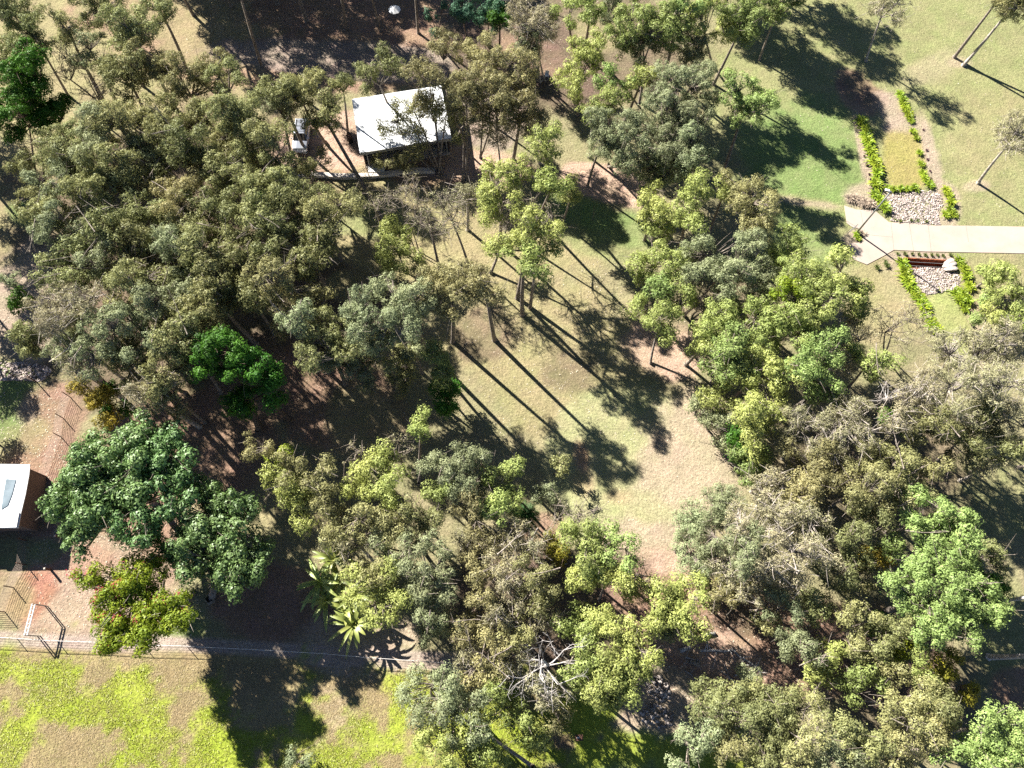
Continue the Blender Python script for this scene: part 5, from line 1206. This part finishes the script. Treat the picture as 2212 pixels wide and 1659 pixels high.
# trees placed by their foot: trunks seen on open ground, crowns mostly above the upper frame edge
B_ = [
 ('o', 418, 33, 60, 60, 11), ('o', 565, 144, 46, 46, 13), ('O', 663, 47, 50, 50, 11), ('o', 747, 64, 50, 50, 11), ('o', 823, 67, 46, 46, 10), ('o', 740, 10, 60, 60, 11), ('O', 904, 72, 36, 36, 10), ('o', 600, 10, 60, 60, 10), ('o', 500, 15, 60, 60, 11),
 ('g', 1615, 74, 80, 75, 10), ('g', 1560, 20, 75, 70, 11), ('g', 1690, 5, 60, 60, 10), ('g', 1480, -30, 75, 70, 10), ('g', 1600, -70, 75, 70, 10), ('g', 1640, 130, 42, 36, 8),
 ('d', 1870, 133, 50, 55, 8.5), ('o', 2061, 124, 62, 60, 11), ('O', 2080, 142, 60, 60, 10), ('d', 2112, 396, 50, 60, 8), ('x', 2215, 200, 50, 60, 8),
 ('o', 300, -130, 80, 80, 10), ('o', 390, -90, 80, 80, 10), ('o', 470, -140, 80, 80, 10), ('o', 560, -90, 75, 75, 10), ('o', 640, -60, 70, 70, 10), ('o', 700, -130, 80, 80, 10), ('O', 790, -70, 70, 70, 10), ('o', 860, -110, 70, 70, 9), ('k', 350, -30, 60, 60, 9), ('o', 520, -40, 55, 55, 8), ('k', 980, -60, 60, 60, 8),
 ('k', -45, 640, 60, 60, 7), ('o', -45, 560, 60, 60, 8), ('o', -70, 440, 60, 60, 9), ('o', -40, 380, 60, 60, 9), ('k', -70, 280, 70, 70, 9), ('k', -40, 720, 50, 50, 6), ('s', 2136, 1419, 60, 60, 11), ('o', -40, 940, 30, 30, 3), ('g', 2225, 1120, 60, 60, 9), ('g', 2200, 1010, 46, 46, 8),
]
for k_, x_, y_, rx_, ry_, z_ in B_:
    big = dict(mode='base', lean=1.2)
    if (x_, y_) in ((2061, 124), (2080, 142)): big['trunks'] = 1; big['tr'] = .24
    if (x_, y_) == (2136, 1419): big['tr'] = .3; big['lean'] = .3; big['bark'] = 'dead_wood'
    if (x_, y_) in ((2080, 142), (2112, 396)): big['bark'] = 'bark_pale'
    make_tree(k_, x_, y_, rx_, ry_, z_, quality=.9, **big)
# young sapling stake in the clearing
b = g(1279, 476); root = empty('sapling', b); tag(root, 'thin leafless sapling standing alone on grass beside the dirt track', 'sapling')
me = branch_mesh('stem', [((0, 0, -.05), (.05, 0, 1), (.0, .1, 2.2), .04, .02)] + [((0, .05, 1.0 + i * .2), (.15 * math.cos(i * 2), .15 * math.sin(i * 2), 1.3 + i * .2), (.3 * math.cos(i * 2), .3 * math.sin(i * 2), 1.6 + i * .2), .015, .006) for i in range(6)], M['bark_grey'])
link_mesh('stem', me, root)

# ------------------------------------------------------------------ small litter on open ground
def litter(n, boxes, label, mat, smin, smax):
    P = []
    for (x0, y0, x1, y1, w) in boxes:
        k = int(n * w); a = rng.uniform((x0, y0), (x1, y1), (k, 2)); P += [g(q[0], q[1])[:2] for q in a]
    P = np.array(P); n = len(P); s = rng.uniform(smin, smax, n); a = rng.uniform(0, 6.28, n)
    c, d = np.cos(a), np.sin(a); el = rng.uniform(.4, 1, n)
    Q = []
    for (u, v) in ((-1, 0), (0, -1), (1, 0), (0, 1)):
        Q.append(np.stack([P[:, 0] + s * (u * c - v * el * d), P[:, 1] + s * (u * d + v * el * c), 0.02 + rng.random(n) * .03], 1))
    V = np.stack(Q, 1).reshape(-1, 3); F = np.arange(n * 4).reshape(-1, 4)
    tag(link_mesh('leaf_litter', np_mesh('leaf_litter', V, F, mat)), label, 'leaf litter', kind='stuff')
litter(9000, [(60, 1000, 460, 1380, .16), (0, 820, 140, 1000, .05), (1180, 820, 1560, 1280, .02), (600, 300, 1250, 460, .03), (1400, 1300, 1800, 1600, .12), (1700, 0, 2212, 480, .05), (400, 0, 1300, 200, .12), (600, 560, 1500, 1000, .18), (0, 550, 110, 780, .02), (1250, 560, 1420, 800, .03)],
       'pale fallen leaves and bark scraps strewn over the bare soil', M['speck'], .03, .08)
# grass clumps of the bottom field
def grass_field():
    n = 120000; X = rng.uniform(-48, 8, n); Y = rng.uniform(-14, 4, n)
    px, py = proj(np.stack([X, Y, np.zeros(n)], 1))
    d = fbm(X * .7, Y * .7, 61); ok = (py > 1408 + (px * .045)) & (rng.random(n) < np.clip((d - .25) * 3, .15, 1)) & (px < 1230)
    X, Y = X[ok], Y[ok]; n = len(X)
    col = ground_colour(X, Y); grn = np.clip((col[:, 1] - col[:, 0]) * 12 + .25, 0, 1)
    C = np.stack([X, Y, np.full(n, .02)], 1)
    a = rng.uniform(0, 6.28, n); h = rng.uniform(.02, .07, n) * (0.5 + grn); w = rng.uniform(.03, .06, n); le = rng.normal(0, .12, (n, 2))
    dx = np.stack([np.cos(a) * w, np.sin(a) * w, np.zeros(n)], 1)
    V = np.stack([C - dx, C + dx, C + np.stack([le[:, 0], le[:, 1], h], 1)], 1).reshape(-1, 3)
    tag(link_mesh('field_grass', np_mesh('field_grass', V, np.arange(3 * n).reshape(-1, 3), mg, np.repeat(grn, 1))), 'tufty yellow green grass of the field below the long fence', 'grass', kind='stuff')
mg = mat_leaf('field_grass_blade', (0.27, 0.22, 0.11), (0.22, 0.26, 0.04), trans=.2, gloss=.03)
grass_field()

# ------------------------------------------------------------------ labels for trees: kind, landmark, direction, rank
LMK = [('the silver car', 655, 300), ('the white roofed shed', 870, 262), ('the path lamp post', 1860, 500), ('the bleached dead tree', 1165, 1430), ('the dark centre gap', 900, 900),
       ('the bare clearing', 1350, 1050), ('the banana clump', 735, 1280), ('the corner house', 20, 1070), ('the sunken culvert', 2000, 570), ('the fallen branches', 1720, 1530),
       ('the cream rock strip', 50, 803), ('the upper dirt track', 1320, 400), ('the grey rubble heap', 1420, 1485), ('the pale lamp post at right', 2170, 1298), ('the garden umbrella', 855, 38), ('the upper left corner', 0, 0), ('the lower right corner', 2212, 1659), ('the olive stand centre', 380, 520)]
NTH = ['nearest', 'second nearest', 'third nearest', 'fourth nearest', 'fifth nearest', 'sixth nearest', 'seventh nearest', 'eighth nearest', 'ninth nearest', 'tenth nearest', 'eleventh nearest', 'twelfth nearest', 'thirteenth nearest', 'fourteenth nearest', 'fifteenth nearest', 'sixteenth nearest']
DIRS = ['right of', 'above right of', 'above', 'above left of', 'left of', 'below left of', 'below', 'below right of']
GRP = {'o': 'olive green gum trees', 'O': 'straw olive gum trees', 'y': 'lime green bushy trees', 'g': 'fresh green leafy trees', 's': 'sage green fine leaved trees', 'd': 'dun thin crowned gum trees', 'k': 'deep green dense trees', 't': 'dark bluish conifers', 'b': 'glossy broad leaved trees', 'x': 'nearly bare spindly trees', 'v': 'mustard leaved shrubs', 'w': 'bare twiggy trees', 'f': 'golden green trees'}
bk = {}
for (root, kd, x, y, lab, cat) in TREES:
    if lab: tag(root, lab, cat); continue
    ds = sorted((math.hypot(x - lx, y - ly), nm, lx, ly) for nm, lx, ly in LMK)
    dist, nm, lx, ly = ds[0]
    sec = int(((math.degrees(math.atan2(-(y - ly), x - lx)) + 22.5) % 360) // 45)
    bk.setdefault((kd, nm, sec), []).append((dist, root, kd))
for (kd, nm, sec), L_ in bk.items():
    L_.sort(key=lambda q: q[0])
    for i, (dist, root, k) in enumerate(L_):
        w_ = KIND[k]['w_']
        lab = f"{w_}, {NTH[i] + ' ' if len(L_) > 1 else 'the only one '}{DIRS[sec]} {nm}"
        tag(root, lab, 'tree', GRP[k])
print('trees', len(TREES), 'leaves', sum(len(o.data.polygons) for o in bpy.data.objects if o.type == 'MESH' and o.name.startswith('crown')))
